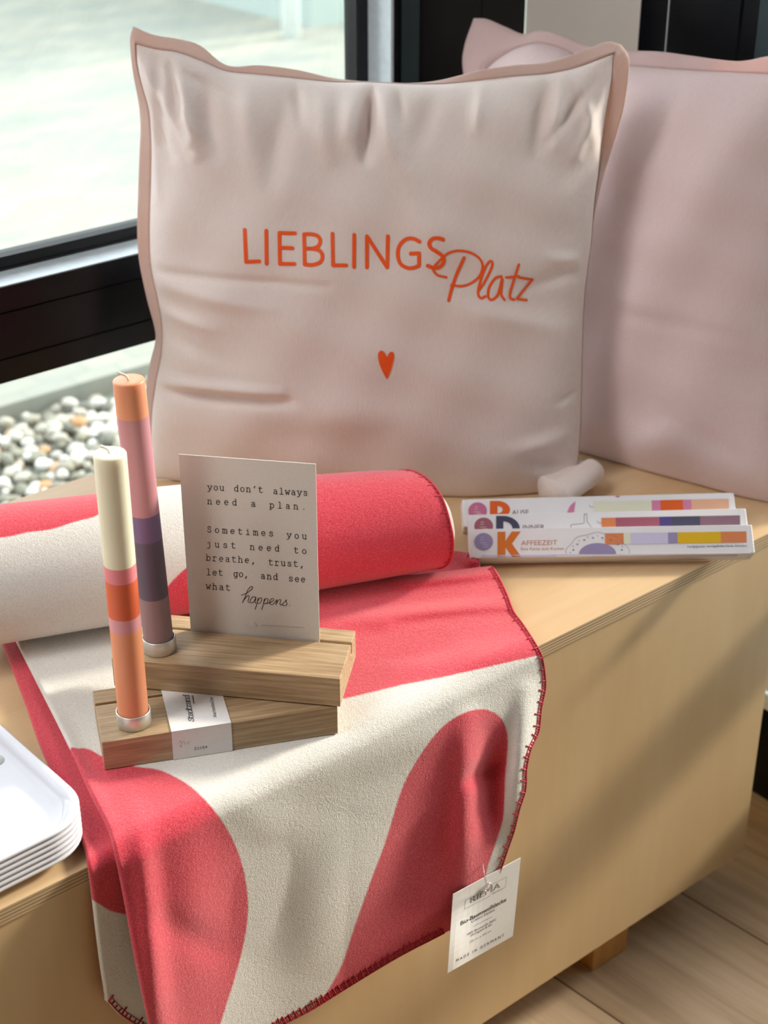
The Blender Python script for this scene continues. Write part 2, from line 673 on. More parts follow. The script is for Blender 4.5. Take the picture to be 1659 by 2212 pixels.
M['card'] = plain('card', srgb(228, 224, 220), 0.7, var=0.02, scale=500)
M['ink'] = plain('ink', srgb(52, 44, 44), 0.6)
M['ink_grey'] = plain('ink_grey', srgb(120, 122, 124), 0.6)
M['ink_faint'] = plain('ink_faint', srgb(208, 200, 192), 0.6)
M['tray'] = plain('tray_melamine', srgb(226, 226, 234), 0.18, var=0.01)
M['sticker'] = plain('sticker', srgb(205, 214, 208), 0.25, var=0.03)
M['carton'] = plain('carton', srgb(238, 236, 240), 0.45, var=0.015)
M['black'] = plain('black_frame', srgb(13, 16, 20), 0.24, var=0.1, Specular_IOR_Level=0.3)
M['rubber'] = plain('rubber', srgb(12, 14, 16), 0.55)
M['ledge'] = plain('silver_ledge', srgb(214, 226, 233), 0.35, 0.25, 0.06, 120)
M['teal'] = plain('teal_frame', srgb(44, 60, 64), 0.3, var=0.1)
M['plaster'] = plain('plaster', srgb(232, 225, 215), 0.8, var=0.03, scale=8)
M['paint'] = plain('wall_paint', srgb(104, 101, 98), 0.85, var=0.02, scale=4)
M['skirting'] = plain('skirting', srgb(200, 180, 150), 0.6)
M['plastic'] = plain('clear_plastic', srgb(235, 225, 225), 0.15, var=0.02, Transmission_Weight=0.6)
M['wick'] = plain('wick', srgb(235, 228, 215), 0.8)
M['pipe'] = plain('downpipe', srgb(225, 235, 232), 0.5)


def glass_mat():
    m = bpy.data.materials.new('window_glass')
    m.use_nodes = True
    t = m.node_tree
    t.nodes.remove(t.nodes['Principled BSDF'])
    tr, gl, mx, fr = (t.nodes.new(x) for x in ('ShaderNodeBsdfTransparent', 'ShaderNodeBsdfGlossy', 'ShaderNodeMixShader', 'ShaderNodeFresnel'))
    tr.inputs[0].default_value = (0.955, 0.968, 0.96, 1)
    gl.inputs['Roughness'].default_value = 0.01
    fr.inputs[0].default_value = 1.35
    t.links.new(fr.outputs[0], mx.inputs[0])
    t.links.new(tr.outputs[0], mx.inputs[1])
    t.links.new(gl.outputs[0], mx.inputs[2])
    t.links.new(mx.outputs[0], t.nodes['Material Output'].inputs[0])
    return m


M['glass'] = glass_mat()


def floor_mat():
    m = Mat('oak_planks', srgb(196, 164, 126), 0.5)
    v = m.coord((1, 1, 1), (0, 0, math.radians(-4.6)))
    sep = m.n('ShaderNodeSeparateXYZ')
    m.L.new(v, sep.inputs[0])
    q = m.math('DIVIDE', m.math('SUBTRACT', sep.outputs[0], PLANK0), 0.19)
    fr = m.math('FRACT', q)
    seam = m.math('LESS_THAN', fr, 0.012)
    pid = m.math('FLOOR', q)
    comb = m.n('ShaderNodeCombineXYZ', X=m.math('MULTIPLY', sep.outputs[0], 60.0), Y=m.math('MULTIPLY', sep.outputs[1], 3.0), Z=m.math('MULTIPLY', pid, 7.3))
    g = m.noise(comb.outputs[0], 1.0, 5, 0.65)
    c = m.ramp(g, [(0.3, srgb(182, 154, 120)), (0.55, srgb(212, 184, 150)), (0.75, srgb(222, 198, 166))])
    m.set('Base Color', m.mix(seam, c, srgb(105, 72, 50)))
    return m.m


_pp = on_z([(1473, 1931)], 0)[0]
_a = math.radians(-4.6)
PLANK0 = _pp[0] * math.cos(_a) - _pp[1] * math.sin(_a)
M['floor'] = floor_mat()


def paving_mat():
    m = Mat('paving', srgb(190, 190, 178), 0.9)
    v = m.coord()
    br = m.n('ShaderNodeTexBrick', Vector=v)
    br.inputs['Scale'].default_value = 5.0
    br.inputs['Color1'].default_value, br.inputs['Color2'].default_value = srgb(146, 145, 130), srgb(132, 132, 119)
    br.inputs['Mortar'].default_value = srgb(122, 124, 116)
    br.inputs['Mortar Size'].default_value = 0.02
    big = m.ramp(m.noise(m.coord((1.2, 2.6, 1)), 1.6, 5, 0.65), [(0.38, (0, 0, 0, 1)), (0.66, (1, 1, 1, 1))])
    m.set('Base Color', m.mix(big, br.outputs[0], srgb(116, 122, 116)))
    return m.m


M['paving'] = paving_mat()
M['soil'] = plain('soil', srgb(96, 104, 98), 0.95, var=0.3, scale=60)
M['render'] = plain('outside_render', srgb(150, 164, 158), 0.9, var=0.05, scale=3)


def pebble_mat():
    m = Mat('pebble', (0.6, 0.6, 0.6, 1), 0.75)
    at = m.n('ShaderNodeAttribute', attribute_name='tone')
    m.set('Base Color', m.ramp(at.outputs['Fac'], [(0.0, srgb(72, 78, 76)), (0.25, srgb(112, 112, 98)), (0.5, srgb(148, 144, 130)), (0.72, srgb(172, 170, 160)), (0.93, srgb(200, 200, 194)), (1.0, srgb(176, 128, 88))]))
    return m.m


M['pebble'] = pebble_mat()

# ------------------------------------------------------------------ the room
struct(box('floor', (-3, -3.5, -0.05), (1.25, 1.263, 0.0), M['floor']))
struct(box('ceiling', (-3, -3.5, 2.6), (1.45, 1.5, 2.7), M['paint']))
struct(box('wall_left', (-3.1, -3.5, 0), (-3.0, 1.4, 2.6), M['paint']))
struct(box('wall_back', (-3, -3.6, 0), (1.4, -3.5, 2.6), M['paint']))
WY, WX = 1.263, 1.25
struct(box('wall_right', (WX, 1.100, 0.0), (WX + 0.2, WY + 0.0, 2.6), M['plaster']))

struct(box('wall_light_block', (WX, -3.5, 0.0), (WX + 0.2, 0.15, 2.6), M['paint']))  # unseen wall added to block side light reaching the bench front

w1 = bpy.data.objects.new('window_1', None)
COL.objects.link(w1)
w1.location = (0.0, WY, 0.0)
struct(w1)
GY = WY + 0.035                                   # glass line
zt_, zb_ = 0.652, 0.561
yl = on_z([(0, 590)], zt_)[0][1]                  # back of the silver ledge
rail = [box_vf((-3, WY, zb_), (4.06, 0, 0), (0, 0.07, 0), (0, 0, 0.584 - zb_ - 0.0008)),
        box_vf((-3, WY, 0.5848), (4.06, 0, 0), (0, 0.07, 0), (0, 0, 0.0424)),
        box_vf((-3, WY, 0.6288), (4.06, 0, 0), (0, 0.07, 0), (0, 0, zt_ - 0.6288)),
        box_vf((-3, WY + 0.002, zb_), (4.06, 0, 0), (0, 0.06, 0), (0, 0, zt_ - zb_ - 0.001))]
mesh('window_rail', *merge(rail), M['black'], w1, False)
mesh('window_ledge', *box_vf((-3, WY + 0.001, zt_), (4.05, 0, 0), (0, yl - WY, 0), (0, 0, 0.0012)), M['ledge'], w1, False)
zg = on_y([(0, 558)], yl)[0][2]
bead = [box_vf((-3, yl, zt_), (4.05, 0, 0), (0, 0.02, 0), (0, 0, (zg - zt_) * 0.25)),
        box_vf((-3, yl + 0.002, zt_), (4.05, 0, 0), (0, 0.02, 0), (0, 0, zg - zt_))]
mesh('glazing_bead', *merge(bead), M['rubber'], w1, False)
GY = yl + 0.008
mull = [box_vf((1.062, WY, 0.0), (0.006, 0, 0), (0, 0.06, 0), (0, 0, 2.6)),
        box_vf((1.0985, WY, 0.0), (0.085, 0, 0), (0, 0.06, 0), (0, 0, 2.6)),
        box_vf((1.1845, WY, 0.0), (0.064, 0, 0), (0, 0.06, 0), (0, 0, 2.6)),
        box_vf((1.062, WY + 0.002, 0.0), (0.187, 0, 0), (0, 0.06, 0), (0, 0, 2.6)),
        box_vf((1.043, yl, 0.0), (0.03, 0, 0), (0, 0.02, 0), (0, 0, 2.6))]
mesh('window_post', *merge(mull), M['black'], w1, False)
mesh('window_post_face', *box_vf((1.0735, WY - 0.0006, 0.0), (0.023, 0, 0), (0, 0.002, 0), (0, 0, 2.6)), M['teal'], w1, False)
mesh('window_post_trim', *box_vf((1.0585, WY + 0.0, 0.0), (0.004, 0, 0), (0, yl - WY, 0), (0, 0, 2.6)), M['ledge'], w1, False)
mesh('window_head', *box_vf((-3, WY, 2.35), (4.05, 0, 0), (0, 0.06, 0), (0, 0, 0.25)), M['black'], w1, False)
mesh('window_sill', *box_vf((-3, WY, 0.0), (4.05, 0, 0), (0, 0.06, 0), (0, 0, 0.05)), M['black'], w1, False)
mesh('upper_pane', *box_vf((-3, GY, zt_ + 0.005), (4.05, 0, 0), (0, 0.006, 0), (0, 0, 2.36 - zt_)), M['glass'], w1, False)
mesh('lower_pane', *box_vf((-3, GY, 0.045), (4.05, 0, 0), (0, 0.006, 0), (0, 0, zb_ - 0.04)), M['glass'], w1, False)

w2 = bpy.data.objects.new('window_2', None)
COL.objects.link(w2)
w2.location = (WX, 0.0, 0.0)
struct(w2)
fr = [box_vf((WX, 1.0635, 0.0), (0.06, 0, 0), (0, 0.036, 0), (0, 0, 2.6)),
      box_vf((WX, 0.975, 0.0), (0.06, 0, 0), (0, 0.087, 0), (0, 0, 2.6)),
      box_vf((WX + 0.002, 0.955, 0.0), (0.06, 0, 0), (0, 0.14, 0), (0, 0, 2.6))]
mesh('window_post', *merge(fr), M['black'], w2, False)
mesh('window_post_trim', *box_vf((WX - 0.0008, 1.0622, 0.0), (0.002, 0, 0), (0, 0.0012, 0), (0, 0, 2.6)), M['ledge'], w2, False)
mesh('window_post_face', *box_vf((WX + 0.001, 0.925, 0.15), (0.05, 0, 0), (0, 0.029, 0), (0, 0, 2.45)), M['teal'], w2, False)
fb = [box_vf((WX, 0.15, 0.008), (0.06, 0, 0), (0, 0.82, 0), (0, 0, 0.118)),
      box_vf((WX, 0.15, 2.35), (0.06, 0, 0), (0, 0.82, 0), (0, 0, 0.25)),
      box_vf((WX, 0.15, 0), (0.06, 0, 0), (0, 0.06, 0), (0, 0, 2.6))]
mesh('window_frame', *merge(fb), M['black'], w2, False)
mesh('window_rail', *box_vf((WX, 0.15, 0.36), (0.06, 0, 0), (0, 0.78, 0), (0, 0, 0.07)), M['black'], w2, False)
mesh('window_ledge', *merge([box_vf((WX - 0.004, 0.15, 0.128), (0.01, 0, 0), (0, 0.77, 0), (0, 0, 0.018)), box_vf((WX - 0.002, 0.15, 0.150), (0.01, 0, 0), (0, 0.77, 0), (0, 0, 0.03))]), M['ledge'], w2, False)
mesh('glass_pane', *box_vf((WX + 0.03, 0.15, 0.12), (0.006, 0, 0), (0, 0.80, 0), (0, 0, 2.25)), M['glass'], w2, False)
struct(box('baseboard_right', (WX - 0.012, -3.5, 0.0), (WX, 1.1, 0.009), M['skirting']))

# ------------------------------------------------------------------ outside
GZ = -0.06
struct(box('pavement', (-4, 2.46, GZ - 0.1), (9, 9, GZ + 0.02), M['paving']))
struct(box('pavement_side', (1.55, -6, GZ - 0.1), (9, 1.32, GZ), M['paving']))
struct(box('gravel_bed', (-4, 1.33, GZ - 0.1), (9, 2.46, GZ - 0.02), M['soil']))
ow = struct(box('wall_outside', (3.62, 4.78, GZ), (9, 8.5, 2.2), M['render']))
pc = on_plane([(628, 40)], (0, 4.70, 0), (0, 1, 0))[0]
dp = thing('drainpipe', 'pale downpipe standing at the wall corner outside the window', 'pipe', (pc[0], 4.70, GZ))
mesh('pipe', *tube_vf([(pc[0], 4.70, GZ + 0.01), (pc[0], 4.70, 1.0), (pc[0], 4.70, 2.2)], 0.034, 20), M['pipe'], dp)
for z in (0.5, 1.6):
    mesh('bracket', *merge([lathe_vf([(0.034, 0), (0.04, 0.002), (0.04, 0.03), (0.034, 0.032)], (pc[0], 4.70, z), 20),
                            box_vf((pc[0] - 0.01, 4.73, z), (0.02, 0, 0), (0, 0.055, 0), (0, 0, 0.03))]), M['pipe'], dp)


def icosphere():
    import bmesh
    bm = bmesh.new()
    bmesh.ops.create_icosphere(bm, subdivisions=2, radius=1.0)
    V = np.array([v.co[:] for v in bm.verts])
    F = [[v.index for v in f.verts] for f in bm.faces]
    bm.free()
    return V, F


iv, fi = icosphere()
PV, PF, PT = [], [], []
step = 0.023
k = 0
for gx in np.arange(-0.35, 2.3, step):
    for gy in np.arange(1.37, 2.44, step):
        r = rng.uniform(0.0085, 0.018)
        s = np.array([1, rng.uniform(0.6, 0.95), rng.uniform(0.5, 0.8)]) * r
        q = Matrix.Rotation(rng.uniform(0, 6.28), 3, 'Z') @ Matrix.Rotation(rng.uniform(-.5, .5), 3, 'X')
        v = (iv * s * (1 + 0.10 * np.sin(iv @ rng.normal(size=3) * 2.2))[:, None]) @ np.array(q).T
        v += (gx + rng.uniform(-.01, .01), gy + rng.uniform(-.01, .01), GZ - 0.012 + rng.uniform(0, .014))
        b = len(PV) * len(iv)
        PV.append(v)
        PF += [[b + i for i in f] for f in fi]
        PT += [min(1.0, rng.beta(2.2, 1.5) if rng.random() > .06 else 1.0)] * len(iv)
gr = mesh('gravel', np.vstack(PV), PF, M['pebble'])
at = gr.data.attributes.new('tone', 'FLOAT', 'POINT')
at.data.foreach_set('value', PT)
gr['kind'] = 'stuff'
tag(gr, 'pale rounded pebbles lying in the bed outside the window', 'gravel')

# ------------------------------------------------------------------ the bench
bench = thing('bench', 'birch plywood box bench with layered plywood edge below the window', 'bench', (0.3, 0.97, 0))
X0, X1, XP = -1.0, 1.20, 1.108
TB = box('top_board', (X0, BY, BZ - 0.0125), (X1, 1.245, BZ), [M['birch'], M['ply_edge']], bench)
for p in TB.data.polygons:
    if abs(p.normal.z) < 0.5:
        p.material_index = 1
box('front_panel', (X0 + 0.02, BY + 0.0012, 0.06), (XP, BY + 0.014, BZ - 0.0125), M['birch_front'], bench)
box('end_panel', (XP - 0.0125, BY + 0.014, 0.06), (XP, 1.235, BZ - 0.0125), M['birch_front'], bench)
box('back_panel', (X0 + 0.02, 1.2225, 0.06), (XP - 0.0125, 1.235, BZ - 0.0125), M['birch_front'], bench)
box('bottom_panel', (X0 + 0.02, BY + 0.014, 0.06), (XP - 0.0125, 1.2225, 0.0725), M['birch_front'], bench)
for fx, fy in ((0.909, 0.769), (0.909, 1.16), (0.0, 0.769), (0.0, 1.16), (-0.9, 0.769), (-0.9, 1.16)):
    box('foot', (fx, fy, 0), (fx + 0.05, fy + 0.05, 0.06), M['pine'], bench, 0.0015)

# ------------------------------------------------------------------ the blanket
blanket = thing('blanket', 'red and cream fleece blanket, half rolled up and half hanging over the bench front', 'blanket', (0.6, 0.9, BZ))


def set_pattern(o, vals):
    a = o.data.attributes.new('pattern', 'FLOAT', 'POINT')
    a.data.foreach_set('value', np.asarray(vals, dtype=np.float32))


R_EDGE = [(1000, 1238), (1036, 1229), (1064, 1224), (1082, 1254), (1096, 1284), (1104, 1306), (1112, 1324), (1129, 1346), (1147, 1373), (1162, 1398),
          (1171, 1417), (1177, 1448), (1179, 1485), (1170, 1531), (1164, 1581), (1147, 1620), (1138, 1662), (1136, 1705), (1123, 1748), (1112, 1793), (1100, 1828), (1084, 1875), (1066, 1920), (1055, 1968)]
L_EDGE = [(24, 1350), (40, 1385), (98, 1500), (154, 1612), (200, 1712), (238, 1788), (258, 1860), (278, 1960), (296, 2060), (318, 2170), (345, 2300)]
HEM = [(345, 2300), (420, 2295), (520, 2262), (610, 2215), (680, 2178), (760, 2128), (860, 2068), (960, 2016), (1055, 1968)]
TOPE = [(24, 1350), (300, 1290), (650, 1252), (850, 1244), (1000, 1238)]
NU, NV = 230, 250
pxm = coons(TOPE, HEM, L_EDGE, R_EDGE, NU, NV)
rid = [(800, 1300, 1090, 1262, 16, -.004), (860, 1262, 1080, 1236, 13, .004), (700, 1345, 1115, 1308, 20, .0035), (850, 1345, 1100, 1325, 12, -.003),
       (790, 1392, 960, 1405, 26, -.0035), (860, 1440, 1160, 1400, 30, .003),
       (1010, 1560, 1000, 1900, 32, .006), (1056, 1590, 1062, 1800, 26, -.004), (1140, 1500, 1110, 1760, 26, .007), (930, 1680, 860, 2000, 60, -.002),
       (1085, 1640, 1000, 1690, 20, -.004), (760, 1760, 680, 2120, 80, .003), (560, 1800, 590, 2200, 80, -.0022), (400, 1780, 430, 2200, 60, .0035),
       (300, 1760, 350, 2250, 26, .005), (330, 1980, 480, 2060, 36, -.002), (480, 1730, 620, 1790, 60, .002), (90, 1490, 240, 1780, 14, .003),
       (170, 1500, 260, 1640, 30, -.001), (620, 1700, 1000, 1560, 40, .002)]
dist_l = np.linspace(0, 1, NU)[None, :] * np.ones((NV, 1))
yedge = 1973 - 0.496 * pxm[..., 0]                      # the bench edge in the photo frame
hang = np.clip((pxm[..., 1] - yedge) / 350, 0, 1)
offm = 0.0140 + hang * (0.006 + 0.016 * np.clip((dist_l - 0.55) / 0.45, 0, 1) + 0.010 * np.exp(-(dist_l / 0.12) ** 2))
rr = ridges(pxm, rid)
wob = 0.0009 * np.sin(pxm[..., 0] / 47 + pxm[..., 1] / 63) * np.clip((pxm[..., 1] - yedge + 60) / 200, 0.1, 1)
fade = np.clip((1 - (np.hypot((pxm[..., 0] - 480) / 330, (pxm[..., 1] - 1530) / 190)) ** 4), 0, 1)   # flat under the wooden blocks
rr = ridges(pxm, rid) * 1.1
offm = np.maximum(offm + rr * (1 - fade) + wob * (1 - fade), 0.0136 + hang * 0.005)
for _ in range(6):
    q = np.pad(offm, 1, mode='edge')
    offm = (q[1:-1, 1:-1] * 2 + q[:-2, 1:-1] + q[2:, 1:-1] + q[1:-1, :-2] + q[1:-1, 2:]) / 6
Pm, Nm = cloth_surface(pxm, offm)
Vm, Fm = slab(Pm, Nm, 0.0045, 0.0016)
sheet = mesh('hanging_layer', Vm, Fm, M['fleece'], blanket)
RED_TOP = [(230, 1345), (300, 1385), (420, 1440), (600, 1508), (745, 1509), (800, 1496), (870, 1479), (960, 1462), (1040, 1444), (1110, 1428), (1200, 1408), (1300, 1100), (600, 1000), (230, 1200)]
RED_L = smooth([(60, 1560), (150, 1612), (190, 1617), (225, 1636), (290, 1655), (340, 1662), (385, 1682), (425, 1710), (470, 1760), (505, 1818), (526, 1880), (536, 1950), (530, 2020), (511, 2100), (486, 2180), (462, 2260), (440, 2340), (250, 2340), (100, 1900)], 150, True)
RED_R = smooth([(640, 2230), (700, 2152), (738, 2085), (765, 2005), (800, 1905), (832, 1820), (868, 1705), (902, 1640), (948, 1578), (990, 1546), (1032, 1532), (1064, 1537), (1087, 1558), (1097, 1600), (1091, 1680), (1087, 1766), (1068, 1830), (1052, 1880), (1050, 1925), (1100, 1960), (1050, 2060), (760, 2240)], 150, True)
sp = np.maximum.reduce([poly_sdf(pxm, RED_TOP), poly_sdf(pxm, RED_L), poly_sdf(pxm, RED_R)])
mid_n = len(Vm) - 2 * NU * NV
loop_px = np.vstack([pxm[0], pxm[1:, -1], pxm[-1, -2::-1], pxm[-2:0:-1, 0]])
sp_mid = np.maximum.reduce([poly_sdf(loop_px, p) for p in (RED_TOP, RED_L, RED_R)])
set_pattern(sheet, np.r_[sp, -sp, sp_mid])

# the layer folded under it
L2 = [(2, 1370), (10, 1392), (55, 1510), (92, 1615), (138, 1715), (172, 1795), (190, 1850), (202, 1920), (212, 2010), (222, 2090), (233, 2163)]
R2 = [(985, 1190), (1012, 1194), (1031, 1200), (1036, 1222), (1040, 1300), (1090, 1420), (1100, 1520), (1060, 1700), (1000, 1880), (960, 1960)]
T2 = [(2, 1370), (300, 1300), (650, 1240), (850, 1208), (985, 1190)]
H2 = [(233, 2163), (265, 2195), (330, 2232), (420, 2262), (600, 2180), (800, 2060), (960, 1960)]
nu2, nv2 = 150, 170
px2 = coons(T2, H2, L2, R2, nu2, nv2)
ye2 = 1973 - 0.496 * px2[..., 0]
hang2 = np.clip((px2[..., 1] - ye2) / 300, 0, 1)
off2 = 0.0078 + hang2 * 0.004 + ridges(px2, [(60, 1470, 200, 1800, 14, .002), (1005, 1205, 1035, 1215, 12, .006)])
P2, N2 = cloth_surface(px2, off2)
V2, F2 = slab(P2, N2, 0.0045, 0.0014)
under = mesh('folded_layer', V2, F2, M['fleece'], blanket)
WHITE2 = smooth([(150, 1935), (205, 1948), (235, 1966), (275, 1976), (330, 1980), (420, 2100), (420, 2330), (150, 2330)], 90, True)
s2 = -poly_sdf(px2, WHITE2)
loop2 = np.vstack([px2[0], px2[1:, -1], px2[-1, -2::-1], px2[-2:0:-1, 0]])
set_pattern(under, np.r_[s2, -s2, -poly_sdf(loop2, WHITE2)])

# the rolled part: a spiral of cloth lying on the sheet
ST = [(-120, 1095, 1412), (0, 1077, 1388), (130, 1062, 1368), (370, 1040, 1324), (560, 1022, 1300), (700, 1010, 1277), (912, 1001, 1228)]
cen, rad = [], []
for x, a, b in ST:
    r = 0.055
    for _ in range(6):
        c = on_z([(x, (a + b) / 2)], 0.4642 + r)[0]
        r = 0.5 * (b - a) * ((c - CAM) @ FW) / FPX * 0.985
    cen.append(c)
    rad.append(r)
cen, rad = np.array(cen), np.array(rad)
na = 120
sA = np.linspace(0, 1, na)
tt = np.r_[0, np.cumsum(np.linalg.norm(np.diff(cen, axis=0), axis=1))]
tt /= tt[-1]
axis_p = np.stack([np.polyval(np.polyfit(tt, cen[:, k], 2), sA) for k in range(3)], -1)
rad_p = np.polyval(np.polyfit(tt, rad, 2), sA)
axis_p[:, 2] = 0.4642 + rad_p
ax = axis_p[-1] - axis_p[0]
ax /= np.linalg.norm(ax)
side = np.cross(ax, [0, 0, 1])
side /= np.linalg.norm(side)                            # points to the viewer's side
upv = np.cross(side, ax)
TURNS, TSEG, TH = 4.3, 72, 0.0085
nt = int(TURNS * TSEG)
thg = np.linspace(0, 2 * math.pi * TURNS, nt)
turn = thg / (2 * math.pi)
a0 = math.radians(-80)
rs = rad_p[:, None] - np.maximum(turn - 0.05, 0)[None] * TH
rs = rs * (1 + 0.012 * np.sin(2 * thg + 0.7)[None] + 0.006 * np.sin(14 * sA + 1)[:, None])
# one full outer turn in the red/cream outside, further turns stick out a little more
ext = np.interp(turn, [0, 0.9, 1.1, 4.3], [0, 0.0, 0.005, 0.0])[None] * np.clip((sA - 0.9) / 0.1, 0, 1)[:, None]
ext = ext + (0.002 * np.sin(3.1 * thg) + 0.013 * np.maximum(np.cos(a0 + thg), -0.4) - 0.006 * np.maximum(np.sin(a0 + thg), 0))[None] * np.clip((sA - 0.9) / 0.1, 0, 1)[:, None]
dirs = np.cos(a0 - thg)[:, None] * side[None] + np.sin(a0 - thg)[:, None] * upv[None]
dirs = np.cos(a0 + thg)[:, None] * side[None] + np.sin(a0 + thg)[:, None] * upv[None]
Pr = axis_p[:, None, :] + dirs[None] * rs[..., None] + ax[None, None] * ext[..., None]
Nr = np.broadcast_to(dirs[None], Pr.shape)
Vr, Fr = slab(Pr, Nr, 0.0062, 0.001)
roll = mesh('rolled_part', Vr, Fr, M['fleece'], blanket)
pr = to_px(Pr)
CREAM_ROLL = smooth([(-160, 1178), (0, 1162), (60, 1150), (108, 1144), (163, 1127), (211, 1113), (252, 1082), (300, 1045), (330, 990), (640, 985), (660, 1006), (600, 1055), (520, 1120), (455, 1180), (412, 1218), (366, 1262), (330, 1320), (250, 1400), (-160, 1460)], 200, True)
sr = -poly_sdf(pr, CREAM_ROLL)
deep = np.broadcast_to((turn > 1.0)[None], pr.shape[:2]).reshape(-1)
srv = np.where(deep, -30.0, sr)
midn = len(Vr) - 2 * len(srv)
set_pattern(roll, np.r_[srv, -srv * np.where(deep, 1, -1) * -1, np.full(midn, 20.0)])

# overlock stitching along the edges (a red thread)
bv_sheet, bv_under = bvh_of(sheet), bvh_of(under)


def stitch(bvh, edge, inward, m, name, n, long_=13.0, wig=5.0, every=3, rad=0.00055):
    E = smooth(edge, n)
    T = np.gradient(E, axis=0)
    T /= np.linalg.norm(T, axis=1, keepdims=True)
    Nn = np.stack([-T[:, 1], T[:, 0]], -1) * inward
    parts = []
    random.seed(len(edge))
    for k in range(n):
        ln = long_ * random.uniform(0.85, 1.15) if k % every == 0 else wig * random.uniform(0.8, 1.2)
        sk = T[k] * random.uniform(-2.5, 2.5)
        P = [E[k] + Nn[k] * 0.8, E[k] + Nn[k] * ln * 0.5 + sk * 0.5, E[k] + Nn[k] * ln + sk]
        pts = [p for p in cast(bvh, P, 0.0003) if p is not None]
        if len(pts) == 3:
            parts.append(tube_vf(pts, rad * (1.0 if k % every == 0 else 0.7), 5))
    for o_, r_ in ((1.2, 0.0006), (wig, 0.0003)):
        pts = [p for p in cast(bvh, E + Nn * o_, 0.0004) if p is not None]
        parts.append(tube_vf(pts, r_, 6))
    return mesh(name, *merge(parts), m, blanket)


stitch(bv_sheet, R_EDGE[2:-1], 1, M['thread'], 'edge_stitching', 120, 13, 7, 4)
stitch(bv_sheet, HEM[2:-1], -1, M['thread_hem'], 'hem_stitching', 110, 17, 12, 3, 0.0007)
stitch(bv_under, H2[:4], -1, M['thread_hem'], 'hem_stitching', 22, 20, 12, 4, 0.0008)
stitch(bv_under, R2[1:4], 1, M['thread'], 'edge_stitching', 12, 13, 7, 3)
# stitching round the visible end of the roll
endp = []
for k in range(0, 66):
    i = int(k * 72 / 66)
    d = dirs[i]
    base = Pr[-1, i]
    L = 0.0058 if k % 3 == 0 else 0.0026
    r0 = base + d * 0.0004
    endp.append(tube_vf([r0, r0 - ax * L * 0.5, r0 - ax * L], 0.00055 if k % 3 == 0 else 0.0004, 5))
ring = np.array([Pr[-1, i] + dirs[i] * 0.0002 for i in range(0, 72)])
endp.append(tube_vf(ring, 0.0009, 6))
mesh('roll_stitching', *merge(endp), M['thread'], blanket)

# ------------------------------------------------------------------ oak card holders, candles, postcard
BW, BL, BT = 0.065, 0.1685, 0.024
bev_ = 0.0006


def holder(name, label, p0, e, z0):
    e = np.array([e[0], e[1], 0.0])
    e /= np.linalg.norm(e)
    w = np.array([-e[1], e[0], 0.0])
    t = thing(name, label, 'card holder', (p0[0], p0[1], z0), math.atan2(e[1], e[0]), 'oak card holders')
    g0, g1, gd = 0.0455, 0.0485, 0.010
    prof = [(0, 0), (BW, 0), (BW, BT), (g1, BT), (g1, BT - gd), (g0, BT - gd), (g0, BT), (0, BT)]
    V = []
    for s in (0, BL):
        V += [np.array([p0[0], p0[1], z0]) + e * s + w * a + np.array([0, 0, b]) for a, b in prof]
    n = len(prof)
    F = [tuple(range(n))[::-1], tuple(range(n, 2 * n))] + [(i, (i + 1) % n, n + (i + 1) % n, n + i) for i in range(n)]
    o = mesh('wood_block', V, F, M['oak'], t, False)
    bevel(o, bev_)
    return t, np.array([p0[0], p0[1], z0]), e, w


fbl = on_z([(226, 1664)], 0.4642)[0]
hl, p_lo, e_lo, w_lo = holder('card_holder', 'lower oak card holder block wrapped in a white paper band', fbl, (.907, -.421), 0.4642)
fr_ = np.array([.5732, .7391])
e_up = np.array([.659, -.752])
hu, p_up, e_up, w_up = holder('card_holder', 'upper oak card holder block holding the postcard in its slot', fr_ - e_up * BL, e_up, 0.4642 + BT + 0.0009)
ZL, ZU = 0.4642 + BT, 0.4651 + 2 * BT


def cup(parent, px, z):
    c = on_z([px], z)[0]
    prof = [(0.0, 0.0003), (0.0118, 0.0003), (0.0122, 0.0007), (0.0122, 0.0112), (0.0120, 0.0116), (0.0114, 0.0116), (0.0112, 0.0112), (0.0112, 0.0012), (0.0, 0.0012)]
    mesh('candle_cup', *lathe_vf(prof, c), M['alu'], parent)
    return c


c1 = cup(hl, (290, 1561), ZL)
c2 = cup(hu, (345, 1402), ZU)


def candle_mat(name, bands):
    m = Mat(name, (1, 1, 1, 1), 0.42)
    m.set('Subsurface Weight', 0.35)
    m.set('Subsurface Radius', (0.012, 0.007, 0.005))
    m.set('Subsurface Scale', 0.6)
    sep = m.n('ShaderNodeSeparateXYZ')
    m.L.new(m.coord(), sep.inputs[0])
    z = m.math('DIVIDE', sep.outputs[2], 0.25)
    z = m.math('ADD', z, m.math('MULTIPLY', m.math('SUBTRACT', m.noise(m.coord(), 120, 2), 0.5), 0.004))
    m.set('Base Color', m.ramp(z, bands, True))
    return m.m


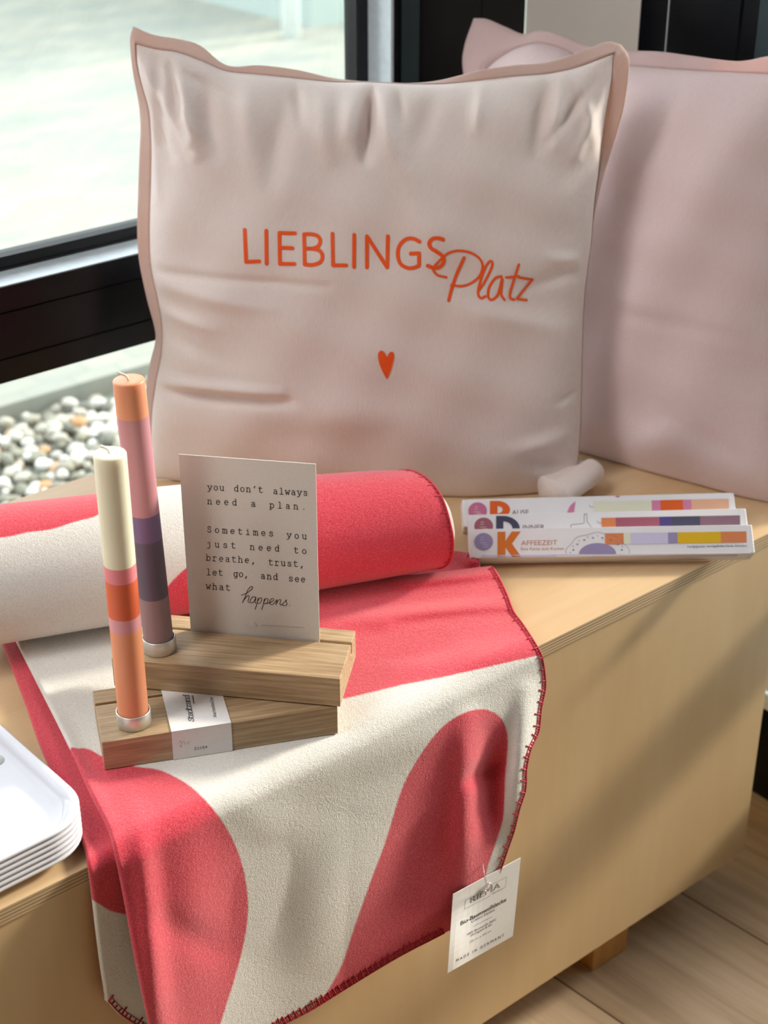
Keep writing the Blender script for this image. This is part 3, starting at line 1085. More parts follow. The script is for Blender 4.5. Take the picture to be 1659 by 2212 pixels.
def candle(label, base, H, tilt, bands, wick_bend):
    t = thing('candle', label, 'candle', (base[0], base[1], base[2] + 0.0013), 0, 'banded stick candles')
    r = 0.0108
    prof = [(0.0, 0), (r - .0005, 0), (r, .0005), (r, H - 0.0012), (r - 0.0004, H - 0.0004), (r - 0.0012, H), (0.004, H - 0.0003), (0.0, H - 0.0006)]
    axv = np.array([*tilt, 1.0])
    axv /= np.linalg.norm(axv)
    o = np.array([base[0], base[1], base[2] + 0.0013])
    prof2 = []
    for (a, za), (b, zb) in zip(prof[:-1], prof[1:]):
        prof2.append((a, za))
        if zb - za > 0.05:
            prof2 += [(a, za + (zb - za) * q / 40) for q in range(1, 40)]
    prof2.append(prof[-1])
    b = mesh('candle_body', *lathe_vf(prof2, o, 48, axv), candle_mat('wax', [(p * H / 0.25, c) for p, c in bands]), t)
    top = o + axv * (H - 0.0008)
    w = np.array(wick_bend)
    path = [top, top + axv * 0.003 + w * 0.2, top + axv * 0.0045 + w * 0.6, top + axv * 0.0055 + w]
    mesh('wick', *tube_vf(smooth(path, 10), [0.0009] * 8 + [0.0011, 0.0008], 8), M['wick'], t)
    return t


lean_l = -RT
t2 = -RT[:2] * 0.030
candle('cream topped candle with pink and orange bands standing in the lower wooden block', c1, 0.2115, (0, 0),
       [(0.0, srgb(238, 158, 114)), (0.372, srgb(230, 160, 166)), (0.422, srgb(226, 104, 62)), (0.556, srgb(238, 140, 148)), (0.613, srgb(238, 234, 208))], lean_l * 0.006 + FW * 0.001)
candle('orange topped candle with mauve and purple bands standing in the upper wooden block', c2, 0.2135, t2,
       [(0.0, srgb(160, 132, 136)), (0.212, srgb(104, 92, 110)), (0.430, srgb(128, 104, 144)), (0.528, srgb(202, 142, 150)), (0.874, srgb(230, 154, 116))], lean_l * 0.007)

# paper band round the lower holder
sa = (on_z([(375, 1642)], 0.4642)[0] - p_lo) @ e_lo
sb = (on_z([(502.5, 1621.4)], 0.4642)[0] - p_lo) @ e_lo
g = 0.0007
prof = [(-g, 0.0002), (BW + g, 0.0002), (BW + g, BT + g), (-g, BT + g)]
V = [p_lo + e_lo * s + w_lo * a + np.array([0, 0, b]) for s in (sa, sb) for a, b in prof]
prof_i = [(-.0003, 0.0006), (BW + .0003, 0.0006), (BW + .0003, BT + .0003), (-.0003, BT + .0003)]
V += [p_lo + e_lo * s + w_lo * a + np.array([0, 0, b]) for s in (sa, sb) for a, b in prof_i]
F = []
for i in range(4):
    j = (i + 1) % 4
    F += [(i, j, 4 + j, 4 + i), (8 + j, 8 + i, 12 + i, 12 + j), (j, i, 8 + i, 8 + j), (4 + i, 4 + j, 12 + j, 12 + i)]
band = mesh('paper_band', V, F, M['paper'], hl, False)
band['label'] = 'white paper band with printed lettering'
ib = Ink(bvh_of(band), 0.0002)
c7 = lambda *pts: [(340 + x / 8.295, 1460 + y / 8.295) for x, y in pts]
a, b = c7((660, 828), (560, 345))
ib.type_word('Stadtrand', a, b, (-8.6, -1.3), M['ink_grey'], 0.085)
a, b = c7((1058, 745), (985, 385))
ib.type_word('Kartenhalte', a, b, (-4.6, -0.7), M['ink_grey'], 0.08)
a, b = c7((665, 500), (640, 350))
ib.type_word('handmade', a, b, (-2.6, -0.3), M['ink_grey'], 0.08)
a, b = c7((668, 1325), (895, 1285))
ib.type_word('Eiche', a, b, (-0.2, -3.9), M['ink'], 0.085)
for s in ([(388, 1195), (405, 1165), (430, 1170), (437, 1205), (420, 1245), (402, 1268), (440, 1262)], [(462, 1165), (485, 1190), (508, 1228)], [(530, 1188), (556, 1212), (575, 1230)], [(540, 1185), (582, 1163)]):
    ib.stroke(c7(*s), 0.75, M['ink_grey'], True, 1.5)
ib.build('band_lettering', band)

# the postcard in the slot of the upper holder
gl = p_up + w_up * 0.047 + np.array([0, 0, BT])
cl, cr = on_z([(411, 1362)], ZU)[0], on_z([(690, 1386)], ZU)[0]
s0, s1 = (cl - gl) @ e_up, (cr - gl) @ e_up
nrm = np.cross(e_up, [0, 0, 1.0])
top_l = on_plane([(415, 983)], gl, nrm)[0]
ht = top_l[2] - ZU
pc_b = gl + np.array([0, 0, -0.0085])
lean = (on_plane([(415, 983)], gl, nrm)[0] - (gl + e_up * s0)) @ e_up
card = mesh('postcard', *box_vf(pc_b + e_up * s0 - w_up * 0.0003, e_up * (s1 - s0), w_up * 0.0006, np.array([0, 0, ht + 0.0085])), M['card'], None, False)
tag(card, 'white quote postcard standing upright in the upper wooden block', 'card')
ic = Ink(bvh_of(card), 0.0002)
c4 = lambda x, y: (400 + x / 3.95, 960 + y / 3.95)
LINES = [
    (('you', 192, 332, 388, 394), ("don't", 418, 662, 399, 410), ('always', 752, 1045, 421, 437)),
    (('need', 192, 440, 508, 519), ('a', 563, 597, 528, 530), ('plan.', 722, 1032, 540, 556)),
    (('Sometimes', 188, 752, 748, 783), ('you', 868, 1036, 795, 808)),
    (('just', 186, 430, 872, 886), ('need', 555, 803, 897, 912), ('to', 930, 1034, 925, 933)),
    (('breathe,', 180, 600, 990, 1014), ('trust,', 712, 1015, 1028, 1046)),
    (('let', 182, 322, 1113, 1119), ('go,', 413, 540, 1126, 1133), ('and', 646, 790, 1144, 1155), ('see', 884, 1025, 1166, 1175)),
    (('what', 180, 384, 1233, 1246),)]
for ln in LINES:
    for wd, xa, xb, ya, yb in ln:
        ic.type_word(wd, c4(xa, ya), c4(xb, yb), (0.05, -9.2), M['ink'], 0.066)
for st in ([(480, 1285), (515, 1272), (560, 1242), (577, 1220), (562, 1212), (536, 1238), (512, 1298), (488, 1350)], [(494, 1335), (520, 1302), (540, 1287), (546, 1303), (536, 1340), (548, 1350)],
           [(604, 1302), (578, 1300), (556, 1328), (560, 1350), (582, 1344), (604, 1305), (596, 1345), (606, 1355)],
           [(622, 1308), (615, 1350), (598, 1404)], [(615, 1345), (632, 1315), (651, 1310), (648, 1340), (630, 1356), (615, 1350)],
           [(676, 1315), (668, 1355), (654, 1408)], [(668, 1350), (686, 1318), (706, 1318), (701, 1345), (685, 1359), (668, 1355)],
           [(700, 1357), (730, 1345), (756, 1326), (745, 1312), (725, 1330), (722, 1355), (740, 1366), (765, 1350)],
           [(765, 1350), (784, 1322), (775, 1366)], [(778, 1356), (800, 1326), (816, 1326), (808, 1360), (820, 1370)],
           [(820, 1370), (850, 1342), (868, 1322), (860, 1340), (870, 1360), (852, 1376), (830, 1368)], [(891, 1371), (894, 1373)]):
    ic.stroke([c4(*p) for p in st], 1.35, M['ink'], True, 1.5)
ic.stroke([c4(598, 1525), c4(612, 1540), c4(600, 1555)], 2.0, M['ink_faint'], True)
ic.stroke([c4(650, 1540), c4(1010, 1560)], 1.2, M['ink_faint'])
ic.build('printed_lettering', card)

# ------------------------------------------------------------------ cushions
def rounded(x, p, q):
    return np.clip(1 - np.abs(x) ** p, 0, 1) ** q


def cushion(label, o, eu, ev, T, Tb, top, right, bottom, left, otop, oright, oleft, rid, m_body, m_fl, N=170):
    o, eu, ev = (np.asarray(a, float) for a in (o, eu, ev))
    n = np.cross(eu, ev)
    if n @ (CAM - o) < 0:
        n = -n
    n /= np.linalg.norm(n)
    t = thing('cushion', label, 'cushion', o, 0, 'linen cushions')
    px = coons(top, bottom, left, right, N, N)
    P = on_plane(px.reshape(-1, 2), o, n).reshape(N, N, 3)
    u = np.linspace(-1, 1, N)[None, :]
    v = np.linspace(-1, 1, N)[:, None]
    g = rounded(u, 2.6, 0.55) * rounded(v, 2.6, 0.55)
    rd = ridges(px, rid) * 1.45
    edge = np.minimum(1, g * 2.2)
    front = P + n * (T * g + rd * edge + 0.0012 * edge * np.sin(px[..., 0] / 31 + px[..., 1] / 57) + 0.001 * edge * np.sin(px[..., 1] / 23 - px[..., 0] / 71))[..., None]
    back = P - n * (Tb * g)[..., None]
    V = np.vstack([front.reshape(-1, 3), back.reshape(-1, 3)])
    F = grid_faces(N, N, 0, True) + grid_faces(N, N, N * N, False)
    loop = [(0, i) for i in range(N)] + [(j, N - 1) for j in range(1, N)] + [(N - 1, i) for i in range(N - 2, -1, -1)] + [(j, 0) for j in range(N - 2, 0, -1)]
    ids = [j * N + i for j, i in loop]
    V[N * N:][ids] -= n * 0.002
    for k in range(len(ids)):
        k2 = (k + 1) % len(ids)
        F.append((ids[k], ids[k2], N * N + ids[k2], N * N + ids[k]))
    V[:, 2] = np.maximum(V[:, 2], BZ + 0.0012)
    body = mesh('cushion_body', V, F, m_body, t)
    # the flat stitched flange round the seam: left, top, right in one strip
    K = 110
    inner = np.vstack([smooth(left, K)[::-1], smooth(top, K)[1:], smooth(right, K)[1:]])
    outer = np.vstack([smooth(oleft, K)[::-1], smooth(otop, K)[1:], smooth(oright, K)[1:]])
    rows = []
    for q in np.linspace(0, 1, 5):
        e = inner * (1 - q) + outer * q
        w = on_plane(e, o, n)
        s = np.arange(len(e))
        rows.append(w + n * (0.002 - 0.004 * q + 0.0022 * q * np.sin(s / 7.0 + 1.1 * np.sin(s / 19)) + 0.0012 * q * np.sin(s / 2.9))[:, None])
    G = np.array(rows)
    G[..., 2] = np.maximum(G[..., 2], BZ + 0.0035)
    Vf, Ff = slab(G, np.broadcast_to(n, G.shape), 0.0022, 0.0004)
    mesh('flange', Vf, Ff, m_fl, t)
    return t, body, n


def lean_plane(pa, pb, deg):
    pa, pb = np.array([*pa, BZ + 0.001]), np.array([*pb, BZ + 0.001])
    eu = (pb - pa) / np.linalg.norm(pb - pa)
    back = np.cross([0, 0, 1.0], eu)
    if back @ (pa - CAM) < 0:
        back = -back
    a = math.radians(deg)
    return pa, eu, back * math.sin(a) + np.array([0, 0, math.cos(a)])


o1, eu1, ev1 = lean_plane((0.705, 1.195), (1.004, 0.917), 9)
top1 = [(292, 92), (335, 104), (385, 112), (440, 132), (490, 152), (560, 160), (640, 168), (720, 176), (800, 176), (880, 180), (960, 180), (1040, 172), (1110, 164), (1180, 158), (1240, 146), (1290, 128), (1328, 112)]
left1 = [(292, 92), (296, 140), (308, 190), (322, 240), (327, 320), (325, 420), (323, 500), (326, 570), (340, 640), (350, 700), (349, 760), (338, 820), (328, 890), (326, 960), (330, 1035)]
right1 = [(1328, 112), (1322, 170), (1310, 240), (1300, 310), (1292, 380), (1284, 440), (1278, 520), (1270, 580), (1262, 650), (1258, 760), (1256, 860), (1252, 960), (1244, 1020), (1222, 1060)]
bot1 = [(330, 1035), (500, 1052), (700, 1068), (900, 1080), (1010, 1082), (1120, 1078), (1222, 1060)]
ot1 = [(287, 58), (330, 76), (385, 86), (430, 100), (490, 142), (560, 142), (640, 152), (720, 170), (800, 178), (880, 180), (950, 174), (1040, 152), (1110, 142), (1180, 136), (1250, 114), (1310, 92), (1342, 97)]
ol1 = [(287, 58), (280, 88), (286, 150), (297, 220), (301, 280), (300, 340), (297, 420), (297, 500), (301, 570), (316, 640), (331, 700), (334, 738), (322, 790), (313, 860), (316, 950), (326, 1035)]
or1 = [(1342, 97), (1358, 122), (1358, 160), (1348, 230), (1332, 290), (1312, 360), (1292, 432), (1274, 520), (1262, 590), (1252, 650), (1248, 760), (1246, 860), (1242, 960), (1234, 1020), (1214, 1060)]
rid1 = [(806, 185, 798, 330, 11, -.012), (830, 190, 850, 300, 22, .007), (770, 190, 760, 300, 24, .007), (300, 130, 420, 300, 12, .007), (340, 120, 360, 300, 12, -.007), (395, 140, 440, 320, 16, .008), (370, 130, 400, 240, 9, -.006),
        (330, 250, 380, 330, 12, -.005), (450, 170, 480, 320, 18, -.005), (540, 180, 560, 340, 26, .005), (630, 180, 600, 380, 24, -.004), (700, 190, 720, 330, 22, .004), (940, 190, 900, 320, 24, -.004), (1180, 170, 1150, 330, 20, -.005), (1215, 165, 1195, 300, 16, .004),
        (1250, 165, 1290, 330, 14, .004), (300, 110, 520, 210, 10, -.005), (320, 160, 470, 300, 14, .005), (310, 200, 350, 420, 12, .004), (1310, 140, 1180, 300, 12, -.005), (1325, 160, 1240, 330, 12, .004), (1270, 560, 1180, 540, 14, .003), (640, 175, 660, 260, 12, -.004), (860, 185, 872, 250, 9, -.004), (1040, 180, 1030, 270, 14, .004), (330, 835, 640, 838, 12, -.006), (330, 810, 620, 815, 12, .005), (330, 575, 720, 592, 10, -.0025), (330, 600, 600, 640, 18, .003), (335, 700, 520, 760, 22, -.003), (345, 660, 480, 690, 14, .003),
        (1250, 1000, 1140, 980, 18, -.006), (1230, 930, 1110, 950, 18, .004), (1270, 560, 1140, 600, 16, -.003), (1000, 640, 1240, 700, 22, .002), (420, 880, 900, 860, 40, .003), (860, 300, 960, 520, 40, .003), (1255, 830, 1200, 850, 12, -.004)]
cu1, body1, n1 = cushion('pale cushion with orange lettering and heart, standing against the window post', o1, eu1, ev1, 0.062, 0.05,
                         top1, right1, bot1, left1, ot1, or1, ol1, rid1, M['linen'], M['linen_flange'])
# its twisted bottom corner lying on the bench
ep = smooth([on_z([p], z)[0] for p, z in (((1190, 1064), BZ + .017), ((1222, 1050), BZ + .017), ((1250, 1034), BZ + .0165), ((1272, 1022), BZ + .0155), ((1284, 1014), BZ + .0150))], 40)
er = np.interp(np.linspace(0, 1, 40), [0, .3, .6, .8, .9, .96, 1], [.0165, .0160, .0165, .0160, .0132, .0086, .0008])
V, F = tube_vf(ep, er, 28)
V = np.array(V)
ph_ = np.arange(len(V)) % 28 / 28 * 2 * math.pi
cen_ = np.vstack([np.repeat(ep, 28, 0), ep[:1], ep[-1:]])
fold = 1 + 0.10 * np.sin(3 * ph_ + 2.0) + 0.16 * np.cos(ph_ * 2 + np.linspace(0, 2.2, len(V))) - 0.22 * np.exp(-((ph_ - 4.3) / 0.22) ** 2)
V = cen_ + (V - cen_) * fold[:, None]
V[:, 2] = np.maximum(V[:, 2], BZ + 0.001)
ear = mesh('bottom_corner', V, F, M['linen'], cu1)

ip = Ink(bvh_of(body1), 0.0005)
cA = lambda pts: [(500 + x / 2.37, 470 + y / 2.37) for x, y in pts]
WL = 8.2
for st in ([(68, 62), (75, 226), (143, 223)], [(178, 67), (180, 235)], [(325, 80), (245, 78), (248, 236), (322, 237)], [(247, 154), (312, 156)],
           [(372, 85), (375, 240)], [(517, 82), (520, 244), (587, 244)], [(628, 88), (627, 253)], [(693, 255), (693, 95), (797, 255), (800, 95)], [(960, 245), (960, 182), (918, 184)]):
    ip.stroke(cA(st), WL, M['neon'])
for st in ([(372, 85), (412, 85), (442, 95), (455, 118), (445, 145), (415, 158), (378, 158)], [(378, 158), (418, 160), (452, 170), (466, 197), (456, 226), (420, 241), (375, 240)],
           [(963, 122), (930, 107), (895, 110), (862, 140), (851, 185), (864, 234), (900, 257), (935, 256), (960, 245)],
           [(1083, 112), (1060, 105), (1030, 108), (1012, 130), (1022, 156), (1050, 174), (1078, 195), (1087, 222), (1070, 249), (1040, 258), (1004, 246)]):
    ip.stroke(cA(st), WL, M['neon'], True)
for st, w in (([(1100, 305), (1055, 294), (1032, 266), (1045, 240), (1080, 205), (1112, 181), (1160, 169), (1220, 178), (1265, 205), (1285, 245), (1271, 295), (1230, 333), (1180, 350), (1125, 345)], 5.2),
              ([(1190, 205), (1172, 245), (1148, 300), (1125, 370), (1111, 424)], 7.0),
              ([(1264, 375), (1300, 320), (1334, 245), (1325, 222), (1300, 252), (1272, 330), (1262, 388), (1276, 412), (1300, 402)], 5.4),
              ([(1382, 300), (1350, 310), (1317, 360), (1315, 408), (1335, 420), (1364, 390), (1386, 310), (1379, 388), (1396, 420)], 5.4),
              ([(1470, 240), (1448, 310), (1427, 380), (1427, 412), (1446, 420)], 5.4), ([(1405, 306), (1470, 300)], 5.0)):
    ip.stroke(cA(st), w, M['neon'], True)
ip.stroke(cA([(1472, 306), (1540, 317), (1460, 415), (1510, 422)]), 5.2, M['neon'])
ip.build('print_lettering', cu1)
ih = Ink(bvh_of(body1), 0.0005)
hl_ = smooth([(797, 722), (790, 700), (778, 684), (763, 680), (752, 692), (750, 718), (760, 756), (776, 794), (795, 828)], 16)
hr_ = smooth([(797, 722), (800, 704), (808, 690), (820, 685), (831, 692), (833, 716), (824, 754), (812, 792), (795, 828)], 16)
ih.poly(cA(np.vstack([hl_, hr_[-2:0:-1]])), M['neon'])
ih.build('print_heart', cu1)

o2, eu2, ev2 = lean_plane((1.045, 1.16), (1.148, 0.735), 11)
top2 = [(1040, 160), (1075, 128), (1120, 102), (1165, 92), (1215, 104), (1262, 128), (1330, 138), (1420, 146), (1510, 152), (1600, 156), (1680, 158), (1740, 150)]
left2 = [(1040, 160), (1045, 300), (1060, 500), (1080, 700), (1110, 860), (1150, 960), (1180, 985)]
right2 = [(1740, 150), (1745, 350), (1750, 600), (1752, 800), (1750, 1000), (1738, 1118)]
bot2 = [(1180, 985), (1300, 1000), (1400, 1024), (1500, 1052), (1600, 1082), (1680, 1104), (1738, 1118)]
ot2 = [(1022, 40), (1050, 42), (1085, 58), (1125, 74), (1165, 66), (1215, 78), (1262, 98), (1330, 108), (1420, 112), (1490, 121), (1575, 132), (1612, 131), (1660, 122), (1762, 112)]
ol2 = [(1022, 40), (1002, 100), (1000, 160), (1020, 300), (1050, 500), (1075, 700), (1105, 860), (1145, 960), (1175, 985)]
or2 = [(1762, 112), (1772, 350), (1780, 600), (1780, 800), (1778, 1000), (1760, 1118)]
rid2 = [(1310, 640, 1659, 720, 20, -.0015), (1060, 130, 1130, 220, 14, .004), (1400, 170, 1380, 420, 40, .004), (1560, 900, 1400, 960, 40, .003), (1659, 1000, 1500, 880, 26, -.003)]
cu2, body2, n2 = cushion('plain pale pink cushion leaning at the right end of the bench', o2, eu2, ev2, 0.062, 0.036,
                         top2, right2, bot2, left2, ot2, or2, ol2, rid2, M['linen_pink'], M['linen_pink_flange'])

# ------------------------------------------------------------------ candle boxes
inks = {k: plain('ink_' + k, srgb(*v), 0.5, var=0.02) for k, v in dict(orange=(222, 118, 34), orange_red=(226, 96, 22), salmon=(222, 134, 84), peach=(226, 176, 148), cream=(226, 226, 204), lilac=(208, 202, 232),
        violet=(154, 142, 184), yellow=(230, 184, 14), mauve=(166, 92, 112), indigo=(78, 66, 128), slate=(72, 70, 94), dusk=(134, 102, 118), pink=(214, 130, 168), rose=(200, 110, 150), text=(206, 142, 112), pale=(232, 222, 200)).items()}
c3 = lambda x, y: (960 + x / 2.373, 960 + y / 2.373)


def candle_box(label, tl, tr, phi, h=0.027, t=0.0172):
    ph = math.radians(phi)
    ztop = BZ + h * math.cos(ph) + t * math.sin(ph) + 0.0003
    A, B = on_z([tl], ztop)[0], on_z([tr], ztop)[0]
    L = np.linalg.norm(B - A)
    a = (B - A) / L
    m = np.cross(a, [0, 0, 1.0])
    if m @ (CAM - A) < 0:
        m = -m
    n = m * math.cos(ph) + np.array([0, 0, math.sin(ph)])
    w = -m * math.sin(ph) + np.array([0, 0, math.cos(ph)])
    p0 = A - w * h - n * t
    th = thing('candle_box', label, 'box', p0 + a * L / 2, 0, 'candle boxes leaning on each other')
    body = mesh('carton', *box_vf(p0 + a * 0.004, a * (L - 0.008), n * t, w * h), M['carton'], th, False)
    bevel(body, 0.0004)
    for s in (0, 1):
        q = p0 + a * (0 if s == 0 else L - 0.0042)
        e = mesh('end_flap', *box_vf(q - n * 0.0 + w * 0.0004, a * 0.0042, n * (t + 0.0), w * (h - 0.0004)), M['carton'], th, False)
        bevel(e, 0.0008)
    full = mesh('x', *box_vf(p0, a * L, n * t, w * h), M['carton'], None, False, link=False)
    return th, bvh_of(full), body, (p0, a, n, w, L)


def bars(ink, spec, tl, tr, bl, br):
    tl, tr, bl, br = (np.array(c3(*p)) for p in (tl, tr, bl, br))
    x0, x1 = spec[0][0], spec[-1][1]
    for xa, xb, col in spec:
        u, v = (xa - x0) / (x1 - x0), (xb - x0) / (x1 - x0)
        ink.quad([tl + (tr - tl) * u, tl + (tr - tl) * v, bl + (br - bl) * v, bl + (br - bl) * u], inks[col])


def disc(ink, c, r, m, lift=None):
    ink.poly([(c[0] + r[0] * math.cos(2 * math.pi * k / 28), c[1] + r[1] * math.sin(2 * math.pi * k / 28)) for k in range(28)], m, lift)


def big_bowl(ink, stem, o, i, m):
    x0, x1, y0, y1 = stem
    ink.quad([c3(x0, y0), c3(x1, y0), c3(x1, y1), c3(x0, y1)], m)
    P = []
    for k in range(25):
        a = math.radians(-90 + 180 * k / 24)
        P += [c3(o[0] + o[2] * math.cos(a), o[1] + o[3] * math.sin(a)), c3(i[0] + i[2] * math.cos(a), i[1] + i[3] * math.sin(a))]
    ink.add(P, [(2 * k, 2 * k + 2, 2 * k + 3, 2 * k + 1) for k in range(24)], m, 0.00036)


def seal(ink, c, m, r=48):
    x, y = c3(*c)
    disc(ink, (x, y), (r / 2.373, r / 2.373 * 0.93), inks[m])
    for k, (dx, dy, ln) in enumerate(((-6, -9, 6), (-7, -4, 7), (-8, 2, 13), (-2, 6, 10), (0, 11, 9))):
        ink.stroke([(x + dx, y + dy), (x + dx + ln, y + dy - 0.1)], 1.0, inks['lilac'] if m == 'violet' else inks['pale'], lift=0.0005)


bk, bvk, bodyk, gk = candle_box('front candle box with a big orange K, leaning on the two behind', (1013, 1143), (1624, 1133), 49)
ik = Ink(bvk, 0.0003)
seal(ik, (201, 499), 'violet')
ik.poly([c3(*p) for p in ((272, 448), (312, 448), (312, 497), (345, 447), (390, 447), (346, 509), (394, 577), (347, 577), (312, 527), (312, 577), (272, 577))], inks['orange'])
ik.sans('AFFEEZEIT', c3(392, 518), c3(578, 515), (0, -10.6), inks['text'])
ik.sans('Eine Kerze zum Kuchen', c3(392, 543), c3(612, 541), (0, -6.4), inks['text'])
cxk, cyk = 785, 562
outer = [c3(cxk + 160 * math.cos(a) * (1 + .03 * math.sin(9 * a)), cyk - 108 * math.sin(a) * (1 + .03 * math.sin(9 * a))) for a in np.linspace(0.02, math.pi - 0.02, 60)]
ik.stroke(outer, 0.9, inks['violet'], True)
inner_ = [c3(cxk + 95 * math.cos(a), cyk - 56 * math.sin(a)) for a in np.linspace(0, math.pi, 24)]
ik.poly(inner_, inks['violet'])
for a in np.linspace(0.25, math.pi - 0.25, 8):
    x, y = c3(cxk + 128 * math.cos(a), cyk - 84 * math.sin(a))
    disc(ik, (x, y), (2.4, 2.0), inks['violet'])
    x, y = c3(cxk + 140 * math.cos(a + .18), cyk - 92 * math.sin(a + .18))
    disc(ik, (x, y), (1.3, 1.2), inks['violet'])
bars(ik, [(822, 918, 'salmon'), (918, 952, 'cream'), (952, 1145, 'lilac'), (1145, 1195, 'violet'), (1195, 1415, 'yellow'), (1415, 1547, 'salmon')], (822, 456), (1547, 446), (824, 514), (1549, 503))
ik.sans('handgegossen, durchgefärbte Kerze, Germany', c3(1245, 529), c3(1550, 524), (0, -4.6), inks['slate'])
ik.quad([c3(190, 568), c3(1500, 560), c3(1500, 571), c3(190, 578)], inks['lilac'])
ik.build('front_print', bk)

bd, bvd, bodyd, gd_ = candle_box('middle candle box with a big dark D, between the other two', (1012, 1112), (1611, 1098), 49)
idd = Ink(bvd, 0.0003)
seal(idd, (201, 420), 'mauve')
big_bowl(idd, (265, 302, 367, 497), (300, 432, 86, 65), (302, 432, 46, 37), inks['slate'])
idd.sans('INNER', c3(402, 438), c3(513, 436), (0, -10.6), inks['dusk'])
idd.stroke([c3(*p) for p in ((648, 460), (648, 412), (712, 406), (716, 400), (716, 358), (730, 357), (731, 396), (752, 424), (752, 460))], 0.8, inks['slate'])
idd.stroke([c3(*p) for p in ((782, 392), (790, 404), (804, 402))], 0.8, inks['dusk'], True)
bars(idd, [(805, 878, 'salmon'), (878, 1102, 'mauve'), (1102, 1165, 'indigo'), (1165, 1310, 'slate'), (1310, 1514, 'dusk')], (804, 377), (1514, 364), (806, 434), (1516, 421))
idd.build('front_print', bd)

bp, bvp, bodyp, gp = candle_box('rear candle box with a big orange P, nearest the cushions', (998, 1079), (1585, 1064), 49)
ipp = Ink(bvp, 0.0003)
seal(ipp, (170, 342), 'rose')
big_bowl(ipp, (233, 272, 290, 420), (270, 335, 66, 45), (271, 335, 27, 19), inks['orange_red'])
ipp.sans('AUSE', c3(345, 362), c3(432, 360), (0, -10.6), inks['dusk'])
ipp.poly([c3(*p) for p in ((600, 270), (645, 266), (630, 290), (606, 318), (602, 295))], inks['pale'])
ipp.poly([c3(*p) for p in ((672, 292), (668, 320), (664, 348), (628, 352), (640, 322), (655, 304))], inks['pink'])
disc(ipp, c3(888, 268), (5, 1.6), inks['rose'])
ipp.stroke([c3(*p) for p in ((742, 312), (750, 322), (764, 323))], 0.8, inks['dusk'], True)
bars(ipp, [(765, 1062, 'cream'), (1062, 1107, 'pink'), (1107, 1222, 'orange_red'), (1222, 1265, 'pink'), (1265, 1457, 'peach')], (764, 293), (1457, 279), (766, 348), (1459, 334))
ipp.build('front_print', bp)

# ------------------------------------------------------------------ trays
def rrect(x0, x1, y0, y1, r, seg=10):
    P = []
    for cx_, cy_, a in ((x1 - r, y1 - r, 0), (x0 + r, y1 - r, 90), (x0 + r, y0 + r, 180), (x1 - r, y0 + r, 270)):
        for k in range(seg + 1):
            t = math.radians(a + 90 * k / seg)
            P.append((cx_ + r * math.cos(t), cy_ + r * math.sin(t)))
    return P


TX1, TY0, TXL, TYL = 0.3825, 0.7545, 0.215, 0.158
DEP = 0.009
RIM0, PITCH, NTR = BZ + DEP + 0.0016, 0.0045, 6
prof_t = [(0.026, -DEP - .0012), (0.0118, -DEP - .0012), (0.0070, -DEP * 0.55), (0.0048, -0.0026), (0.0012, -0.0021), (0.0, -0.0023), (-0.0003, -0.0012), (0.0, -0.0002), (0.0010, 0.0), (0.0042, -0.0003), (0.0056, -0.0014), (0.0080, -DEP * 0.5), (0.0112, -DEP * 0.93), (0.0135, -DEP), (0.020, -DEP - 0.0001), (0.026, -DEP - 0.0001)]


def tray_mesh(name, parent):
    V, F = [], []
    for ins, z in prof_t:
        r = max(0.034 - ins, 0.006)
        V += [(x, y, z) for x, y in rrect(-TXL + ins, -ins, ins, TYL - ins, r)]
    n = len(rrect(0, 1, 0, 1, .1))
    F += grid_faces(len(prof_t), n, 0, True, True)
    F.append(tuple(range(n)))
    F.append(tuple(range((len(prof_t) - 1) * n, len(prof_t) * n))[::-1])
    o = mesh(name, V, F, M['tray'], None)
    o.parent = parent
    return o


names = ['topmost white tray of the stack, carrying a round sticker', 'second white tray from the top of the stack', 'third white tray from the top of the stack',
         'third white tray from the bottom of the stack', 'second white tray from the bottom of the stack', 'bottom white tray of the stack, lying on the bench']
src = None
for k in range(NTR):
    z = RIM0 + PITCH * (NTR - 1 - k)
    t = thing('tray', names[k], 'tray', (TX1, TY0, z), math.radians(1.5), 'stacked white trays')
    if src is None:
        src = tray_mesh('tray_body', t)
        cs = on_z([(-11, 1643)], z - DEP)[0]
        st = mesh('round_sticker', *lathe_vf([(0, 0.0004), (0.0064, 0.0004), (0.0066, 0.0002), (0.0066, 0.0001)], (cs[0], cs[1], z - DEP), 40), M['sticker'], t)
    else:
        c = src.copy()
        COL.objects.link(c)
        c.parent = t

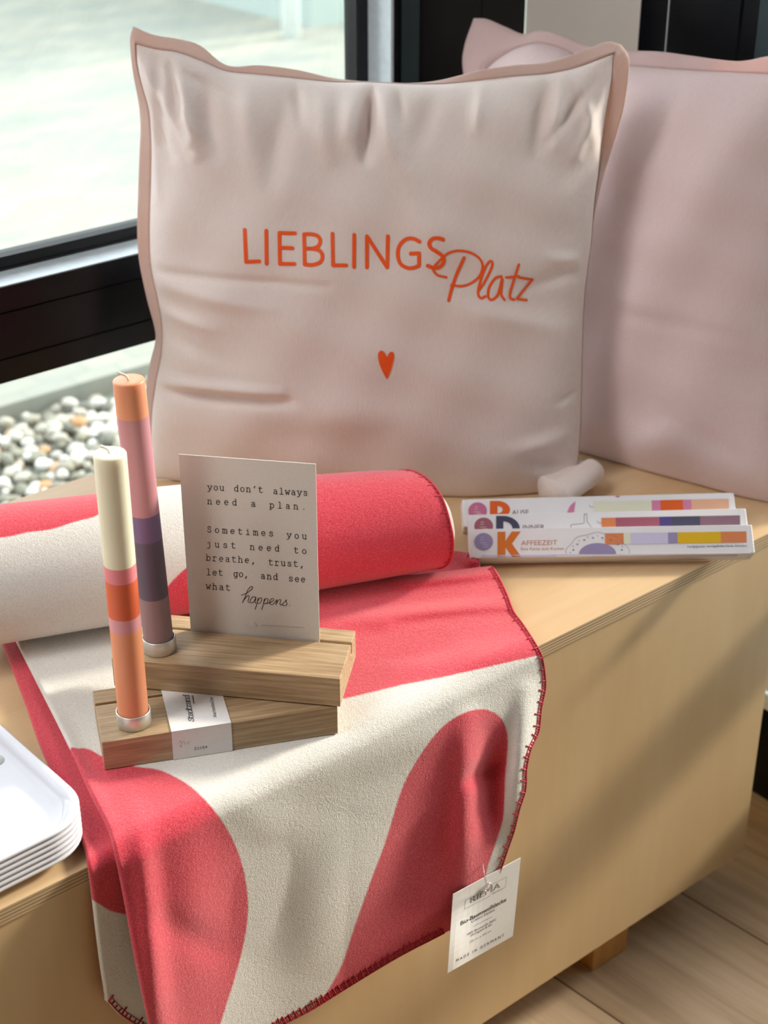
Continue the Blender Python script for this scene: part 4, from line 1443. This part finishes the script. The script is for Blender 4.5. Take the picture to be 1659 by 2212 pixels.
# ------------------------------------------------------------------ the paper hang tag
TGY = 0.706
tgp = [np.array(p) for p in ((979, 1932), (1125, 1853), (1108, 2022), (967, 2102))]
nn_ = 14
G = np.zeros((nn_, nn_, 3))
for j in range(nn_):
    for i in range(nn_):
        u, v = i / (nn_ - 1), j / (nn_ - 1)
        p = (tgp[0] * (1 - u) + tgp[1] * u) * (1 - v) + (tgp[3] * (1 - u) + tgp[2] * u) * v
        y = TGY + 0.004 * (1 - v) - 0.009 * math.exp(-((u - 0.0) / 0.28) ** 2) * math.exp(-((v - 0.75) / 0.45) ** 2)
        G[j, i] = on_y([p], y)[0]
ntag = np.array([0, -1.0, 0])
tg = thing('hang_tag', 'white paper hang tag at the lower corner of the blanket', 'tag', G[0, 7])
paper = mesh('tag_card', *slab(G, np.broadcast_to(ntag, G.shape), 0.0005, 0.0), M['paper'], tg, False)
it = Ink(bvh_of(paper), 0.0002)
c6 = lambda *pts: [(940 + x / 6.914, 1820 + y / 6.914) for x, y in pts]
upt = lambda h: (0.03 * h / 6.914 * 2, -h / 6.914)
a, b = c6((525, 905), (970, 668))
it.sans('RIEMA', a, b, upt(88), M['ink_grey'], -0.008)
for s in ([(640, 772), (452, 860), (437, 992), (825, 792)], [(843, 628), (1064, 512), (1046, 668), (1015, 684)]):
    it.stroke(c6(*s), 0.55, M['ink_grey'])
a, b = c6((850, 775), (1012, 692))
it.sans('Germany', a, b, upt(26), M['ink_grey'])
a, b = c6((378, 1238), (1060, 872))
it.sans('Bio-Baumwolldecke', a, b, upt(60), M['ink'], 0.009)
a, b = c6((540, 1200), (890, 1016))
it.sans('Cotton blanket', a, b, upt(44), M['ink_grey'])
it.stroke(c6((565, 1255), (845, 1105)), 0.5, M['ink'])
a, b = c6((475, 1390), (905, 1158))
it.sans('100% Baumwolle (kbA)', a, b, upt(34), M['ink_grey'], 0.006)
a, b = c6((528, 1404), (852, 1230))
it.sans('ökologisch & fair', a, b, upt(34), M['ink_grey'], 0.006)
a, b = c6((515, 1500), (835, 1328))
it.sans('150 cm x 200 cm', a, b, upt(32), M['ink_grey'], -0.005)
a, b = c6((312, 1785), (1028, 1395))
it.sans('MADE IN GERMANY', a, b, upt(42), M['ink'], 0.0, 1.5)
it.build('tag_lettering', tg)
hp = cast(bvh_of(paper), c6((755, 650)), 0.0008)[0]
kn = [hp + np.array([0.0045 * math.cos(a), -0.0012, 0.0032 * math.sin(a)]) for a in np.linspace(0, 2 * math.pi, 20)]
bp_ = cast(bv_sheet, c6((705, 320)), 0.0006)[0]
mp = (hp + bp_) / 2 + np.array([0, -0.004, 0])
parts = [tube_vf(kn, 0.0009, 6), tube_vf(smooth([hp + np.array([0, -0.001, 0]), on_y(c6((735, 480)), TGY - 0.006)[0], bp_], 14), 0.0005, 6)]
mesh('plastic_loop', *merge(parts), M['plastic'], tg)
